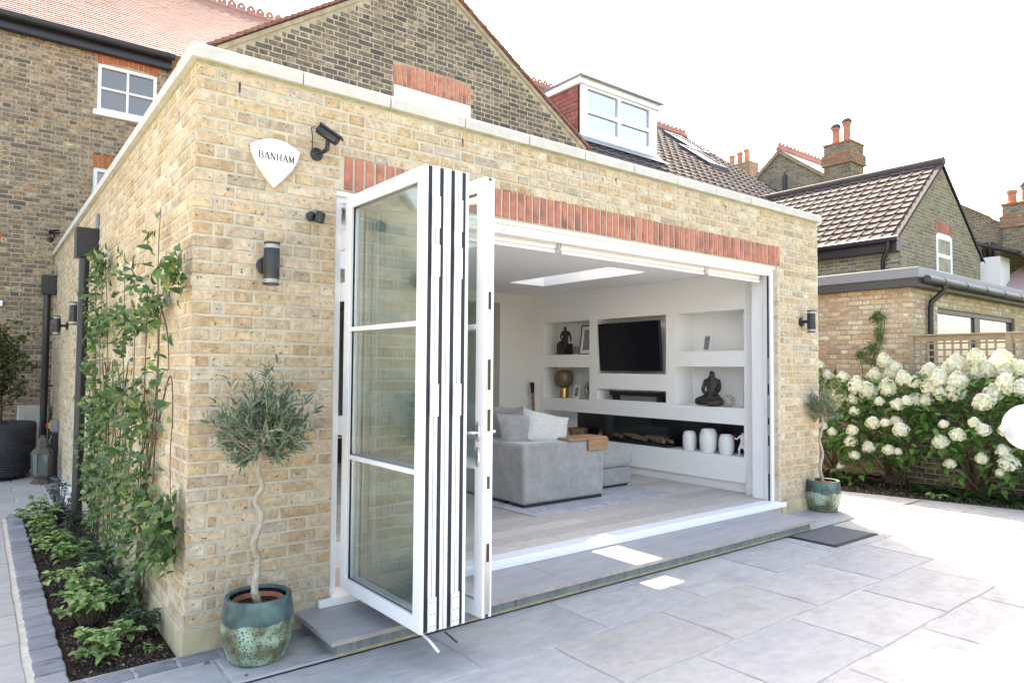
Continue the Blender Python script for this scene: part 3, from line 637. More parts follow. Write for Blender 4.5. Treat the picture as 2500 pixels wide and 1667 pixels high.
# ------------------------------------------------------------------ folding door
fd = thing('folding_door', (.9, 0, .1), 'white glazed folding door with its leaves stacked open at the left of the opening', 'folding door')
b = MB(); b.box((DOOR[0], .05, .157), (DOOR[0]+.055, .13, 2.63)); b.box((DOOR[1]-.055, .05, .157), (DOOR[1], .13, 2.63)); b.box((DOOR[0], .05, 2.631), (DOOR[1], .13, 2.704))
b.box((DOOR[0]+.056, .062, 2.605), (DOOR[1]-.056, .066, 2.630)); b.box((DOOR[0]+.056, .086, 2.600), (DOOR[1]-.056, .09, 2.630))
b.box((DOOR[0]-.01, .02, 2.668), (DOOR[1]-.002, .0495, 2.704))
b.build('door_frame', M_white, fd)
b = MB(); b.box((DOOR[0]+.001, -.02, .101), (DOOR[1]-.001, .131, .156)); b.box((DOOR[0]-.09, -.055, .101), (DOOR[1]+.06, -.021, .149)); b.build('sill', M_white, fd, bevel=.004)
b = MB(); b.box((DOOR[1]-.068, .07, .16), (DOOR[1]-.056, .085, 2.6)); b.build('gasket', M_gasket, fd)
b = MB()
for z0, z1 in ((.45, .75), (.86, .98), (1.05, 1.3), (1.42, 1.7)): b.box((DOOR[1]-.072, .068, z0), (DOOR[1]-.0685, .086, z1))
b.build('lock_keep', M_steel, fd)
ZB, ZTP = .195, 2.648
def leaf(p0, p1, th, handle=False, hinge_out=True, lid=0):
    """a leaf from the hinge side p0 to the free side p1 (plan points); its thickness grows to the right of p0->p1 seen from above"""
    p0 = Vector((p0[0], p0[1], 0)); p1 = Vector((p1[0], p1[1], 0)); U = (p1-p0); W = U.length; U.normalize(); T = V(-U.y, U.x, 0)
    M = Matrix((U, T, V(0, 0, 1))).transposed().to_4x4(); M.translation = p0
    fr = .078; b = MB()
    for y0, y1 in ((0, th*.32), (th*.70, th)):
        b.box((0, y0, ZB), (fr, y1, ZTP), M=M); b.box((W-fr, y0, ZB), (W, y1, ZTP), M=M)
        b.box((fr, y0, ZB), (W-fr, y1, ZB+fr), M=M); b.box((fr, y0, ZTP-fr), (W-fr, y1, ZTP), M=M)
        for z in (1.018, 1.806): b.box((fr, y0, z-.014), (W-fr, y1, z+.014), M=M)
    o = b.build('door_leaf', M_white, fd, bevel=.003)
    k = MB(); k.box((.004, th*.321, ZB+.004), (.05, th*.699, ZTP-.004), M=M); k.box((W-.05, th*.321, ZB+.004), (W-.004, th*.699, ZTP-.004), M=M)
    k.box((.051, th*.321, ZB+.004), (W-.051, th*.699, ZB+.05), M=M); k.box((.051, th*.321, ZTP-.05), (W-.051, th*.699, ZTP-.004), M=M); k.build('gasket', M_gasket, o)
    for y in (th*.40, th*.62):
        q = MB(); q.face([M @ V(fr-.03, y, ZB+fr-.03), M @ V(W-fr+.03, y, ZB+fr-.03), M @ V(W-fr+.03, y, ZTP-fr+.03), M @ V(fr-.03, y, ZTP-fr+.03)]); q.build('glass_pane', M_bif, o)
    q = MB(); q.box((fr-.005, th*.42, ZB+fr-.005), (fr+.008, th*.60, ZTP-fr+.005), M=M); q.box((W-fr-.008, th*.42, ZB+fr-.005), (W-fr+.005, th*.60, ZTP-fr+.005), M=M)
    q.build('spacer_bar', M_alu, o)
    return o, M, W
TH = .066
X0 = .905
stack = []
for i in range(4):
    xa = .893+i*.0715
    stack.append(leaf((xa, -.03), (xa+.017, -.985), TH))
# hinges at the free ends between leaves 1/2 and 3/4
M_scr = mat('screw_head', (.45, .45, .45), None, rough=.4, metal=1, var=0)
for (o, M, W), (o2, M2, W2) in ((stack[0], stack[1]), (stack[2], stack[3])):
    for z in (2.40, 2.14, 1.40, .29):
        b = MB(); c = M2 @ V(W, 0, 0)
        b.box((c.x-.027, c.y-.010, z-.085), (c.x-.0035, c.y-.0035, z+.085)); b.box((c.x-.003, c.y-.010, z-.085), (c.x+.0205, c.y-.0035, z+.085))
        hg = b.build('hinge', M_white, o2)
        s = MB()
        for dx in (-.0155, .009):
            for dz in (-.06, 0, .06): s.lathe([(.0, .001), (.005, .001), (.005, 0)], n=8, M=Matrix.Translation((c.x+dx, c.y-.0108, z+dz)) @ Matrix.Rotation(math.pi/2, 4, 'X'))
        s.build('screw', M_scr, o2)
# access leaf, slightly apart, with its handle
o, M, W = leaf((1.235, -.04), (1.300, -.99), TH)
b = MB(); b.box((W+.001, TH*.25, ZB+.02), (W+.004, TH*.75, ZTP-.02), M=M); b.build('lock_faceplate', M_steel, o)
b = MB()
for z0, z1 in ((.5, .6), (.9, .97), (1.22, 1.34), (1.45, 1.62), (1.9, 2.0)): b.box((W+.0045, TH*.36, z0), (W+.006, TH*.64, z1), M=M)
b.build('lock_slot', M_black, o)
for sd in (1, -1):
    y = TH if sd > 0 else 0
    b = MB()
    for zc, hh in ((1.215, .055), (1.075, .055)):
        Mh = M @ Matrix.Translation((W-.046, y, zc)) @ Matrix.Rotation(-math.pi/2*sd, 4, 'X')
        b.lathe([(0.0, .0), (.019, .0), (.019, .008), (.016, .011), (0.0, .011)], n=20, M=Mh @ Matrix.Diagonal((1, hh/.019, 1, 1)))
    b.tube([M @ V(W-.046, y, 1.21), M @ V(W-.046, y+.05*sd, 1.21), M @ V(W-.06, y+.06*sd, 1.21), M @ V(W-.17, y+.06*sd, 1.21)], [.010, .010, .010, .009], 10)
    b.build('handle', M_steel, o, smooth=45)
# drop seal hanging from the first leaf
b = MB(); p = stack[0][1]; b.tube([p @ V(.55, TH+.003, ZB+.01), p @ V(.75, TH+.003, ZB-.02), p @ V(.93, TH+.003, ZB-.045), p @ V(1.03, TH-.0, ZB-.075)], .0075, 8); b.build('drop_seal', M_white, fd, smooth=40)
b = MB(); b.tube([(1.06, -.99, .18), (1.085, -1.07, .145)], .006, 8); b.build('drop_rod', M_black, fd)
b = MB()
for z in (2.38, 2.05, 1.2, .4): b.box((.898, -.035, z-.06), (.915, .06, z+.06))
b.build('jamb_hinge', M_white, fd)
# blinds
for a, c, nm in ((.95, 2.86, 'white roller blind rolled up at the window head behind the folded door'), (2.885, 4.87, 'middle white roller blind rolled up along the door head'), (4.90, 5.86, 'short white roller blind rolled up at the right end of the door head')):
    t = thing('roller_blind', ((a+c)/2, .21, 2.62), nm, 'blind', 'rolled blinds along the door head')
    b = MB(); b.tube([(a+.02, .205, 2.60), (c-.02, .205, 2.60)], .052, 18); b.build('roll', M_white, t, smooth=50)
    b = MB(); b.box((a+.025, .150, 2.530), (c-.025, .168, 2.558)); b.build('bottom_bar', M_white, t, bevel=.005)
    b = MB(); b.box((a, .165, 2.58), (a+.012, .26, 2.698)); b.box((c-.012, .165, 2.58), (c, .26, 2.698)); b.build('bracket', M_white, t)

# ------------------------------------------------------------------ room inside
b = MB(); b.box((.341, .132, .02), (LX-.302, LY-.06, .146)); fl = b.build('floor', M_black, kind='structure')
ps = Pieces(fl, 'floor_plank', M_plank)
y = .134; k = 0
while y < 5.4:
    x = .35-R(0, 1.6)
    while x < MX+.05:
        L = random.choice((1.2, 1.5, 1.8, 2.1)); a, c = max(x, .345), min(x+L, MX+.05)
        if c-a > .08:
            w = c-a-.003
            def f(w=round(w, 2)):
                q = MB(); q.box((-w/2, -.0925, -.008), (w/2, .0925, 0)); return q
            ps.add(fl, ('p', round(w, 2)), f, Matrix.Translation(((a+c)/2, y+.095, .155+R(-.0003, .0003))), w*.19)
        x += L
    y += .19
ps.finish()
b = MB(); b.box((3.29, .93, .1565), (5.345, 3.3, .166)); b.build('rug', M_rug, bevel=.02, label='pale faded rug with soft grey pattern under the sofa', cat='rug')
sf = thing('sofa', (4.0, 2.2, .166), 'grey velvet corner sofa with a plain arm facing the doorway', 'sofa')
b = MB(); b.prism([(3.42, 1.275), (4.56, 1.275), (4.56, 1.53), (3.68, 1.53), (3.68, 3.9), (3.42, 3.9)], .195, .80, 'z'); b.build('body', M_sofa, sf, bevel=.03, smooth=50)
b = MB(); b.box((3.682, 1.532, .195), (4.5, 3.9, .40)); b.build('base', M_sofa, sf, bevel=.02)
b = MB(); b.box((4.505, 1.60, .195), (5.36, 2.75, .395)); b.build('chaise_base', M_sofa, sf, bevel=.02)
b = MB(); b.box((3.44, 1.29, .167), (4.54, 1.50, .1945)); b.box((4.53, 1.63, .167), (5.33, 2.7, .1945)); b.box((3.44, 1.60, .167), (3.66, 3.85, .1945)); b.build('leg', M_black, sf)
def pillow(w, d, t, n=10, p=2.2, squash=0.):
    b = MB()
    for s in (1, -1):
        k = len(b.v)
        for i in range(n+1):
            for j in range(n+1):
                u, v = -1+2*i/n, -1+2*j/n; hgt = max(0, (1-abs(u)**p)*(1-abs(v)**p))**.5
                pin = 1-.10*(abs(u)**2)*(1-abs(v)**6)*0-.09*(1-hgt)*(1-(abs(u*v))**3)
                b.v.append((u*w/2*pin, v*d/2*pin, s*t/2*hgt))
        for i in range(n):
            for j in range(n):
                q = k+i*(n+1)+j; f = (q, q+n+1, q+n+2, q+1); b.f.append(f if s > 0 else f[::-1]); b.m.append(0); b.t.append(0.)
    return b
for y in (1.96, 2.75, 3.5):
    bb = pillow(.84, .80, .19, p=6); o = bb.build('seat_cushion', M_sofa, sf, smooth=180, M=Matrix.Translation((4.14, y, .50))); 
b = MB(); b.box((4.50, 1.545, .41), (5.37, 2.70, .585)); o = b.build('chaise_cushion', M_sofa, sf, smooth=60); bv = o.modifiers.new('bevel', 'BEVEL'); bv.width = .07; bv.segments = 5
for y, z in ((1.98, .84), (2.7, .84), (3.4, .84)):
    bb = pillow(.66, .62, .26, p=3); bb.build('back_cushion', M_sofa, sf, smooth=180, M=Matrix.Translation((3.80, y, z)) @ Matrix.Rotation(R(-.1, .1), 4, 'Z') @ Matrix.Rotation(math.radians(78), 4, 'Y') )
bb = pillow(.52, .52, .2, p=3); bb.build('scatter_cushion', M_sofa, smooth=180, M=Matrix.Translation((3.70, 1.66, .84)) @ Matrix.Rotation(-.25, 4, 'Z') @ Matrix.Rotation(math.radians(74), 4, 'X'), label='slumped grey velvet cushion behind the pale cushion on the sofa', cat='cushion')
bb = pillow(.58, .42, .19, p=2.6); bb.build('scatter_cushion', M_cushl, smooth=180, M=Matrix.Translation((3.97, 1.58, .90)) @ Matrix.Rotation(-.3, 4, 'Z') @ Matrix.Rotation(.22, 4, 'Y') @ Matrix.Rotation(math.radians(64), 4, 'X'), label='pale oatmeal textured cushion standing on the sofa behind its arm', cat='cushion')
t = thing('arm_tray', (4.3, 1.4, .80), 'folded wooden tray draped over the arm of the grey sofa', 'tray')
b = MB(); b.box((4.02, 1.255, .803), (4.595, 1.54, .828)); b.build('tray_top', M_oak, t, bevel=.004)
b = MB(); b.box((4.30, 1.244, .685), (4.595, 1.269, .802)); b.build('tray_flap', M_oak, t, bevel=.004)
# television
t = thing('television', (6.1, 2.25, 1.87), 'large black flat television tilted in the centre niche of the white wall', 'television')
tm = Matrix.Translation((MX-.01, 2.245, 1.872)) @ Matrix.Rotation(math.radians(-3), 4, 'Z') @ Matrix.Rotation(math.radians(-4), 4, 'Y') @ Matrix.Rotation(math.radians(0), 4, 'X')
b = MB(); b.box((0, -.582, -.333), (.035, .582, .333), M=tm); b.build('casing', M_blackp, t, bevel=.004)
b = MB(); b.box((-.002, -.572, -.318), (-.0003, .572, .325), M=tm); b.build('screen', M_screen, t)
b = MB(); b.tube([(MX+.02, 2.25, 1.87), (MX+.159, 2.25, 1.87)], .06, 8); b.build('bracket', M_black, t)
t = thing('soundbar', (6.1, 2.15, 1.2), 'long black soundbar in the slot below the television', 'soundbar')
b = MB(); b.box((MX+.06, 1.62, 1.205), (MX+.16, 2.66, 1.262)); b.build('bar', M_black, t, bevel=.008)
for y in (1.72, 2.52):
    b = MB(); b.box((MX+.08, y, 1.1405), (MX+.14, y+.1, 1.204)); b.build('foot', M_black, t)
# fireplace
t = thing('fireplace', (6.2, 2.0, .563), 'wide black glass fronted fireplace with logs in the low niche', 'fireplace')
b = MB(); b.box((MX+.05, 1.62, .566), (MX+.34, 2.66, .60)); b.build('tray', M_firebk, t)
b = MB(); b.box((MX+.025, 1.60, .565), (MX+.03, 2.70, .932)); b.box((MX+.03, 1.597, .565), (MX+.355, 1.602, .932)); b.build('glass_front', M_clear, t)
for i in range(9):
    b = MB(); y = 1.72+i*.1+R(-.03, .03); x = MX+R(.1, .25); a = R(-.6, .6); l = R(.08, .14)
    b.tube([(x-l*math.sin(a), y-l*math.cos(a), .635+R(0, .03)), (x+l*math.sin(a), y+l*math.cos(a), .635+R(0, .03))], R(.022, .032), 7); b.build('log', M_log, t)
# statues, built as continuous skinned figures
def skin(name, verts, edges, rad, m, parent=None, M=None, sub=2, **kw):
    me = bpy.data.meshes.new(name); me.from_pydata(verts, edges, []); me.materials.append(m)
    o = link(name, me, parent, M=M, local=True, **kw)
    sk = o.modifiers.new('skin', 'SKIN'); sk.use_smooth_shade = True
    for i, r in enumerate(rad):
        d = me.skin_vertices[0].data[i]; d.radius = (r, r) if not isinstance(r, tuple) else r
    me.skin_vertices[0].data[0].use_root = True
    o.modifiers.new('sub', 'SUBSURF').levels = sub; o.modifiers['sub'].render_levels = sub
    return o
def figure(name, J, m, label, cat, M, extra=None, sub=1):
    names = list(J); vs = [J[n][0] for n in names]; rd = [J[n][1] for n in names]; ed = [(names.index(J[n][2]), i) for i, n in enumerate(names) if J[n][2]]
    t = thing(name, M.translation, label, cat)
    Ml = M.copy(); Ml.translation = (0, 0, 0)
    o = skin('body', vs, ed, rd, m, t, Ml, sub)
    return t, o, Ml
SIT = {'hip': ((0, 0, .09), .085, None), 'waist': ((0, .01, .19), .066, 'hip'), 'chest': ((0, .0, .29), .082, 'waist'), 'neck': ((0, -.015, .375), .032, 'chest'), 'head': ((0, -.025, .43), .052, 'neck'), 'crown': ((0, -.01, .475), .036, 'head'), 'hair': ((0, .045, .40), .035, 'head'), 'lock': ((0, .055, .33), .022, 'hair'),
       'shl': ((.105, 0, .325), .036, 'chest'), 'ell': ((.125, -.05, .21), .028, 'shl'), 'hal': ((.04, -.15, .15), .02, 'ell'),
       'shr': ((-.105, 0, .325), .036, 'chest'), 'elr': ((-.125, -.05, .21), .028, 'shr'), 'har': ((-.03, -.155, .14), .02, 'elr'),
       'knl': ((.20, -.13, .06), .05, 'hip'), 'ftl': ((-.02, -.22, .035), .035, 'knl'), 'knr': ((-.22, -.10, .06), .05, 'hip'), 'ftr': ((.03, -.18, .045), .034, 'knr')}
figure('statue', SIT, M_bronze, 'dark bronze seated figure with crossed legs in the lower right niche', 'statue', Matrix.Translation((MX+.17, 1.03, 1.126)) @ Matrix.Rotation(math.radians(-70), 4, 'Z') @ Matrix.Diagonal((.82, .9, .92, 1)), sub=2)
t, o, Ml = figure('figurine', {'hip': ((0, 0, .19), .05, None), 'waist': ((0, .0, .25), .04, 'hip'), 'chest': ((0, .0, .32), .046, 'waist'), 'neck': ((0, -.01, .37), .018, 'chest'), 'head': ((0, -.015, .405), .03, 'neck'), 'hair': ((0, 0, .43), .025, 'head'),
       'shl': ((.05, 0, .345), .02, 'chest'), 'ell': ((.085, .0, .27), .015, 'shl'), 'hal': ((.1, -.03, .20), .011, 'ell'), 'shr': ((-.05, 0, .345), .02, 'chest'), 'elr': ((-.07, -.03, .27), .015, 'shr'), 'har': ((-.02, -.08, .22), .011, 'elr'),
       'knl': ((.05, -.13, .19), .034, 'hip'), 'ftl': ((.05, -.15, .08), .022, 'knl'), 'knr': ((-.05, -.13, .18), .034, 'hip'), 'ftr': ((-.05, -.15, .07), .022, 'knr')}, M_bronze, 'brown bronze figure of a woman seated on a block in the upper left niche', 'statue', Matrix.Translation((MX+.14, 3.66, 1.779)) @ Matrix.Rotation(math.radians(-60), 4, 'Z'), sub=1)
b = MB(); b.box((-.09, -.07, .012), (.09, .10, .17)); b.box((-.12, -.16, 0), (.12, .12, .011)); b.build('block', M_bronze, t, local=True, bevel=.01)
t, o, Ml = figure('figurine', {'hip': ((0, 0, .135), .020, None), 'chest': ((0, .012, .205), .026, 'hip'), 'neck': ((0, .012, .24), .010, 'chest'), 'head': ((0, .01, .262), .016, 'neck'), 'shl': ((.03, .015, .222), .011, 'chest'), 'ell': ((.07, .02, .235), .009, 'shl'), 'hal': ((.075, .0, .27), .007, 'ell'),
       'shr': ((-.03, .01, .222), .011, 'chest'), 'elr': ((-.055, -.02, .185), .009, 'shr'), 'har': ((-.085, -.03, .205), .007, 'elr'), 'knl': ((.03, .0, .075), .014, 'hip'), 'anl': ((.055, .02, .012), .009, 'knl'), 'tol': ((.055, -.02, .007), .008, 'anl'), 'knr': ((-.035, -.01, .08), .014, 'hip'), 'anr': ((-.045, .03, .012), .009, 'knr'), 'tor': ((-.05, -.01, .007), .008, 'anr')},
       M_ceram, 'small plain white standing figurine with raised arm at the right end of the low niche', 'figurine', Matrix.Translation((MX+.10, .565, .564)) @ Matrix.Rotation(math.radians(-80), 4, 'Z') @ Matrix.Scale(1.05, 4), sub=1)
b = MB(); b.lathe([(0, -.014), (.010, -.009), (.014, 0), (.010, .009), (0, .014)], c=(-.088, -.036, .222), n=10); b.build('red_ball', M_redp, t, local=True, M=Ml)
for y, h, r, lb in ((1.335, .235, .087, 'white ceramic vase left of the tallest vase in the low niche'), (1.055, .285, .108, 'tallest white ceramic vase in the low niche'), (.80, .235, .092, 'white ceramic vase right of the tallest vase in the low niche')):
    b = MB(); b.lathe([(0.0, 0.001), (r*.72, 0), (r*.93, h*.15), (r, h*.45), (r*.97, h*.75), (r*.80, h*.95), (r*.62, h), (r*.55, h*.985), (r*.5, h*.9)], c=(MX+.13, y, .564), n=28); b.build('vase', M_ceram, smooth=50, label=lb, cat='vase', group='white vases in the low niche')
t = thing('table_lamp', (MX+.15, 3.70, 1.12), 'table lamp with smoked glass shade and brass base in the lower left niche', 'lamp')
b = MB(); b.lathe([(0, 0.001), (.075, 0), (.075, .15), (0, .15)], c=(MX+.15, 3.70, 1.122), n=24); b.build('base', M_brass, t, smooth=40)
b = MB(); b.lathe([(0, .151), (.07, .155), (.125, .20), (.145, .28), (.14, .36), (.11, .41), (.05, .43), (0, .432)], c=(MX+.15, 3.70, 1.122), n=24); b.build('shade', M_amber, t, smooth=60)
b = MB()
for i in range(29):
    a0, a1 = 2*math.pi*i/28, 0
b = MB(); pr = []
n1, n2 = 28, 10
for i in range(n1):
    a = 2*math.pi*i/n1
    for j in range(n2):
        c = 2*math.pi*j/n2; w = .028+.018*(1-math.sin(a))/2
        rr = .11+w*math.cos(c); b.v.append((MX+.14+.05*math.sin(c), 3.08+rr*math.cos(a), 1.262+rr*math.sin(a)))
for i in range(n1):
    for j in range(n2):
        b.f.append((i*n2+j, ((i+1) % n1)*n2+j, ((i+1) % n1)*n2+(j+1) % n2, i*n2+(j+1) % n2)); b.m.append(0); b.t.append(0.)
b.build('ring_ornament', M_ringm, smooth=180, label='round silver ring ornament at the right of the lower left niche', cat='ornament')
def frame(name, label, y, z, w, h, m_fr, rot=0, bw=.012, mount=.0):
    t = thing(name, (MX+.12, y, z), label, 'picture frame')
    M = Matrix.Rotation(rot, 4, 'Z') @ Matrix.Rotation(math.radians(9), 4, 'Y')
    b = MB()
    b.box((-.008, -w/2, 0), (.008, -w/2+bw, h), M=M); b.box((-.008, w/2-bw, 0), (.008, w/2, h), M=M); b.box((-.008, -w/2+bw, 0), (.008, w/2-bw, bw), M=M); b.box((-.008, -w/2+bw, h-bw), (.008, w/2-bw, h), M=M); b.build('frame', m_fr, t, local=True)
    b = MB(); b.box((-.003, -w/2+bw, bw), (.004, w/2-bw, h-bw), M=M); b.build('mount', M_ceram, t, local=True)
    k = mount
    b = MB(); b.box((-.005, -w/2+bw+k, bw+k), (-.0031, w/2-bw-k, h-bw-k), M=M); b.build('print', M_photo, t, local=True)
    return t
frame('picture_frame', 'small white photo frame alone in the upper right niche', 1.08, 1.792, .15, .21, M_ceram, -.35, mount=.012)
frame('picture_frame', 'white frame with two photo strips beside the table lamp', 3.40, 1.122, .15, .20, M_ceram, -.15, mount=.02)
frame('picture_frame', 'small gilt photo frame beside the bronze seated woman', 3.40, 1.779, .16, .12, M_brass, -.1, .014)
frame('picture_frame', 'tall black framed print at the right of the upper left niche', 3.17, 1.779, .32, .44, M_black, .05, .016, .05)
b = MB()
fi = (1+5**.5)/2; pv = [Vector(p).normalized() for p in [(sx, sy, sz) for sx in (1, -1) for sy in (1, -1) for sz in (1, -1)]+[(0, s1/fi, s2*fi) for s1 in (1, -1) for s2 in (1, -1)]+[(s1/fi, s2*fi, 0) for s1 in (1, -1) for s2 in (1, -1)]+[(s2*fi, 0, s1/fi) for s1 in (1, -1) for s2 in (1, -1)]]
for i in range(20):
    for j in range(i):
        if (pv[i]-pv[j]).length < .75: b.tube([pv[i]*.075+V(MX+.12, .76, 1.196), pv[j]*.075+V(MX+.12, .76, 1.196)], .0035, 5)
b.build('wire_ornament', M_brass, label='brass wire polyhedron ornament beside the crossed legged statue', cat='ornament')
b = MB(); b.lathe([(0, 0.001), (.035, 0), (.035, .24), (.03, .25), (0, .25)], c=(MX+.14, .50+.035, 1.127), n=16); b.build('candle', M_candle, smooth=40, label='tall cream pillar candle at the right edge of the lower right niche', cat='candle')
t = thing('hand_ornament', (6.1, 2.86, .563), 'small brass hand ornament standing on the low shelf behind the sofa tray', 'ornament')
b = MB(); b.lathe([(0, 0), (.03, .001), (.022, .03), (.03, .07), (0, .08)], c=(MX+.1, 2.86, .564), n=10); b.build('palm', M_brass, t, smooth=60)
for i, (dy, h) in enumerate(((-.024, .11), (-.008, .15), (.010, .145), (.024, .10), (.034, .08))):
    b = MB(); b.tube([(MX+.1, 2.86+dy*.7, .63), (MX+.1, 2.86+dy, .564+h*.8), (MX+.095, 2.86+dy*1.3, .564+h)], [.007, .006, .004], 6); b.build('finger', M_brass, t)
t = thing('log_basket', (6.2, 3.42, .563), 'wicker basket with kindling at the left end of the low niche', 'basket')
b = MB(); b.lathe([(0, .002), (.12, 0), (.15, .08), (.155, .12), (.14, .12), (.13, .06), (0, .05)], c=(MX+.17, 3.40, .564), n=20); b.build('weave', M_log, t)
# guitar
t = thing('guitar', (5.82, 3.93, .155), 'acoustic guitar on a stand leaning in the corner by the back wall', 'guitar')
gm = Matrix.Translation((5.74, 3.86, .27)) @ Matrix.Rotation(math.radians(-8), 4, 'X') @ Matrix.Rotation(math.radians(3), 4, 'Y')
out = []
for i in range(24):
    a = 2*math.pi*i/24; r = .19 if math.sin(a) < 0 else .14
    out.append((r*math.cos(a)*(1-.18*math.exp(-((math.sin(a)-.1)/.25)**2)), .2+.24*math.sin(a)))
b = MB(); b.prism(out, 0, .09, 'y'); b.v = [tuple(gm @ Vector(p)) for p in b.v]; b.build('sound_box', M_guitar, t, bevel=.008)
b = MB(); b.box((-.022, -.012, .40), (.022, .01, .93), M=gm); b.build('neck', M_guitar, t)
b = MB(); b.prism([(-.025, .93), (.025, .93), (.04, 1.08), (.02, 1.10), (-.02, 1.10), (-.04, 1.08)], -.004, .012, 'y'); b.v = [tuple(gm @ Vector(p)) for p in b.v]; b.build('headstock', M_bronze, t)
for s_ in (-1, 1):
    for k in range(3):
        b = MB(); b.lathe([(0, -.008), (.011, -.006), (.011, .006), (0, .008)], n=8, M=gm @ Matrix.Translation((s_*.056, .004, .96+k*.045))); b.tube([gm @ V(s_*.03, .004, .96+k*.045), gm @ V(s_*.05, .004, .96+k*.045)], .003, 5); b.build('tuning_peg', M_steel, t)
b = MB(); b.tube([(5.66, 3.80, .156), (5.74, 3.92, .60), (5.78, 3.95, .78)], .01, 6); b.tube([(5.88, 3.80, .156), (5.78, 3.95, .60)], .01, 6); b.tube([(5.70, 3.84, .80), (5.70, 3.93, .77), (5.86, 3.93, .77), (5.86, 3.84, .80)], .009, 6); b.build('stand', M_black, t)
# downlight
b = MB(); b.lathe([(0, -.004), (.04, -.004), (.045, 0)], c=(5.75, 3.75, 2.6985), n=16); b.build('ceiling_light', M_white, label='small round recessed downlight in the far corner of the ceiling', cat='light')

# ------------------------------------------------------------------ things on the extension walls
t = thing('alarm_box', (.44, -.04, 2.78), 'white shield shaped alarm box with black lettering on the brick wall', 'alarm box')
def shield(s):
    P = []; hw, cz, tz = .143*s, 2.872, 2.638
    for i in range(9): u = -1+2*i/8; P.append((hw*u, cz+.05*s*(1-u*u)))
    for i in range(1, 8): v = i/8; P.append((hw*(1-v**1.7)*(1), cz-(cz-tz)*v))
    P.append((0, tz))
    for i in range(7, 0, -1): v = i/8; P.append((-hw*(1-v**1.7), cz-(cz-tz)*v))
    m = 2.78
    return [(.44+x, m+(z-m)*(s if s < 1 else 1)) for x, z in P][::-1]
b = MB(); A = shield(1.0); B = shield(.93); n = len(A)
for q, yy in ((A, -.004), (A, -.05), (B, -.066)): b.v.extend([(x, yy, z) for x, z in q])
for k in range(2):
    for i in range(n): j = (i+1) % n; b.f.append((k*n+i, (k+1)*n+i, (k+1)*n+j, k*n+j)); b.m.append(0); b.t.append(0.)
b.f.append(tuple(2*n+i for i in range(n))); b.m.append(0); b.t.append(0.)
b.build('cover', M_white, t)
for z in (2.885, 2.672): 
    b = MB(); b.lathe([(0, .002), (.005, .002), (.005, 0)], n=8, M=Matrix.Translation((.44, -.0665, z)) @ Matrix.Rotation(math.pi/2, 4, 'X')); b.build('screw', M_scr, t)
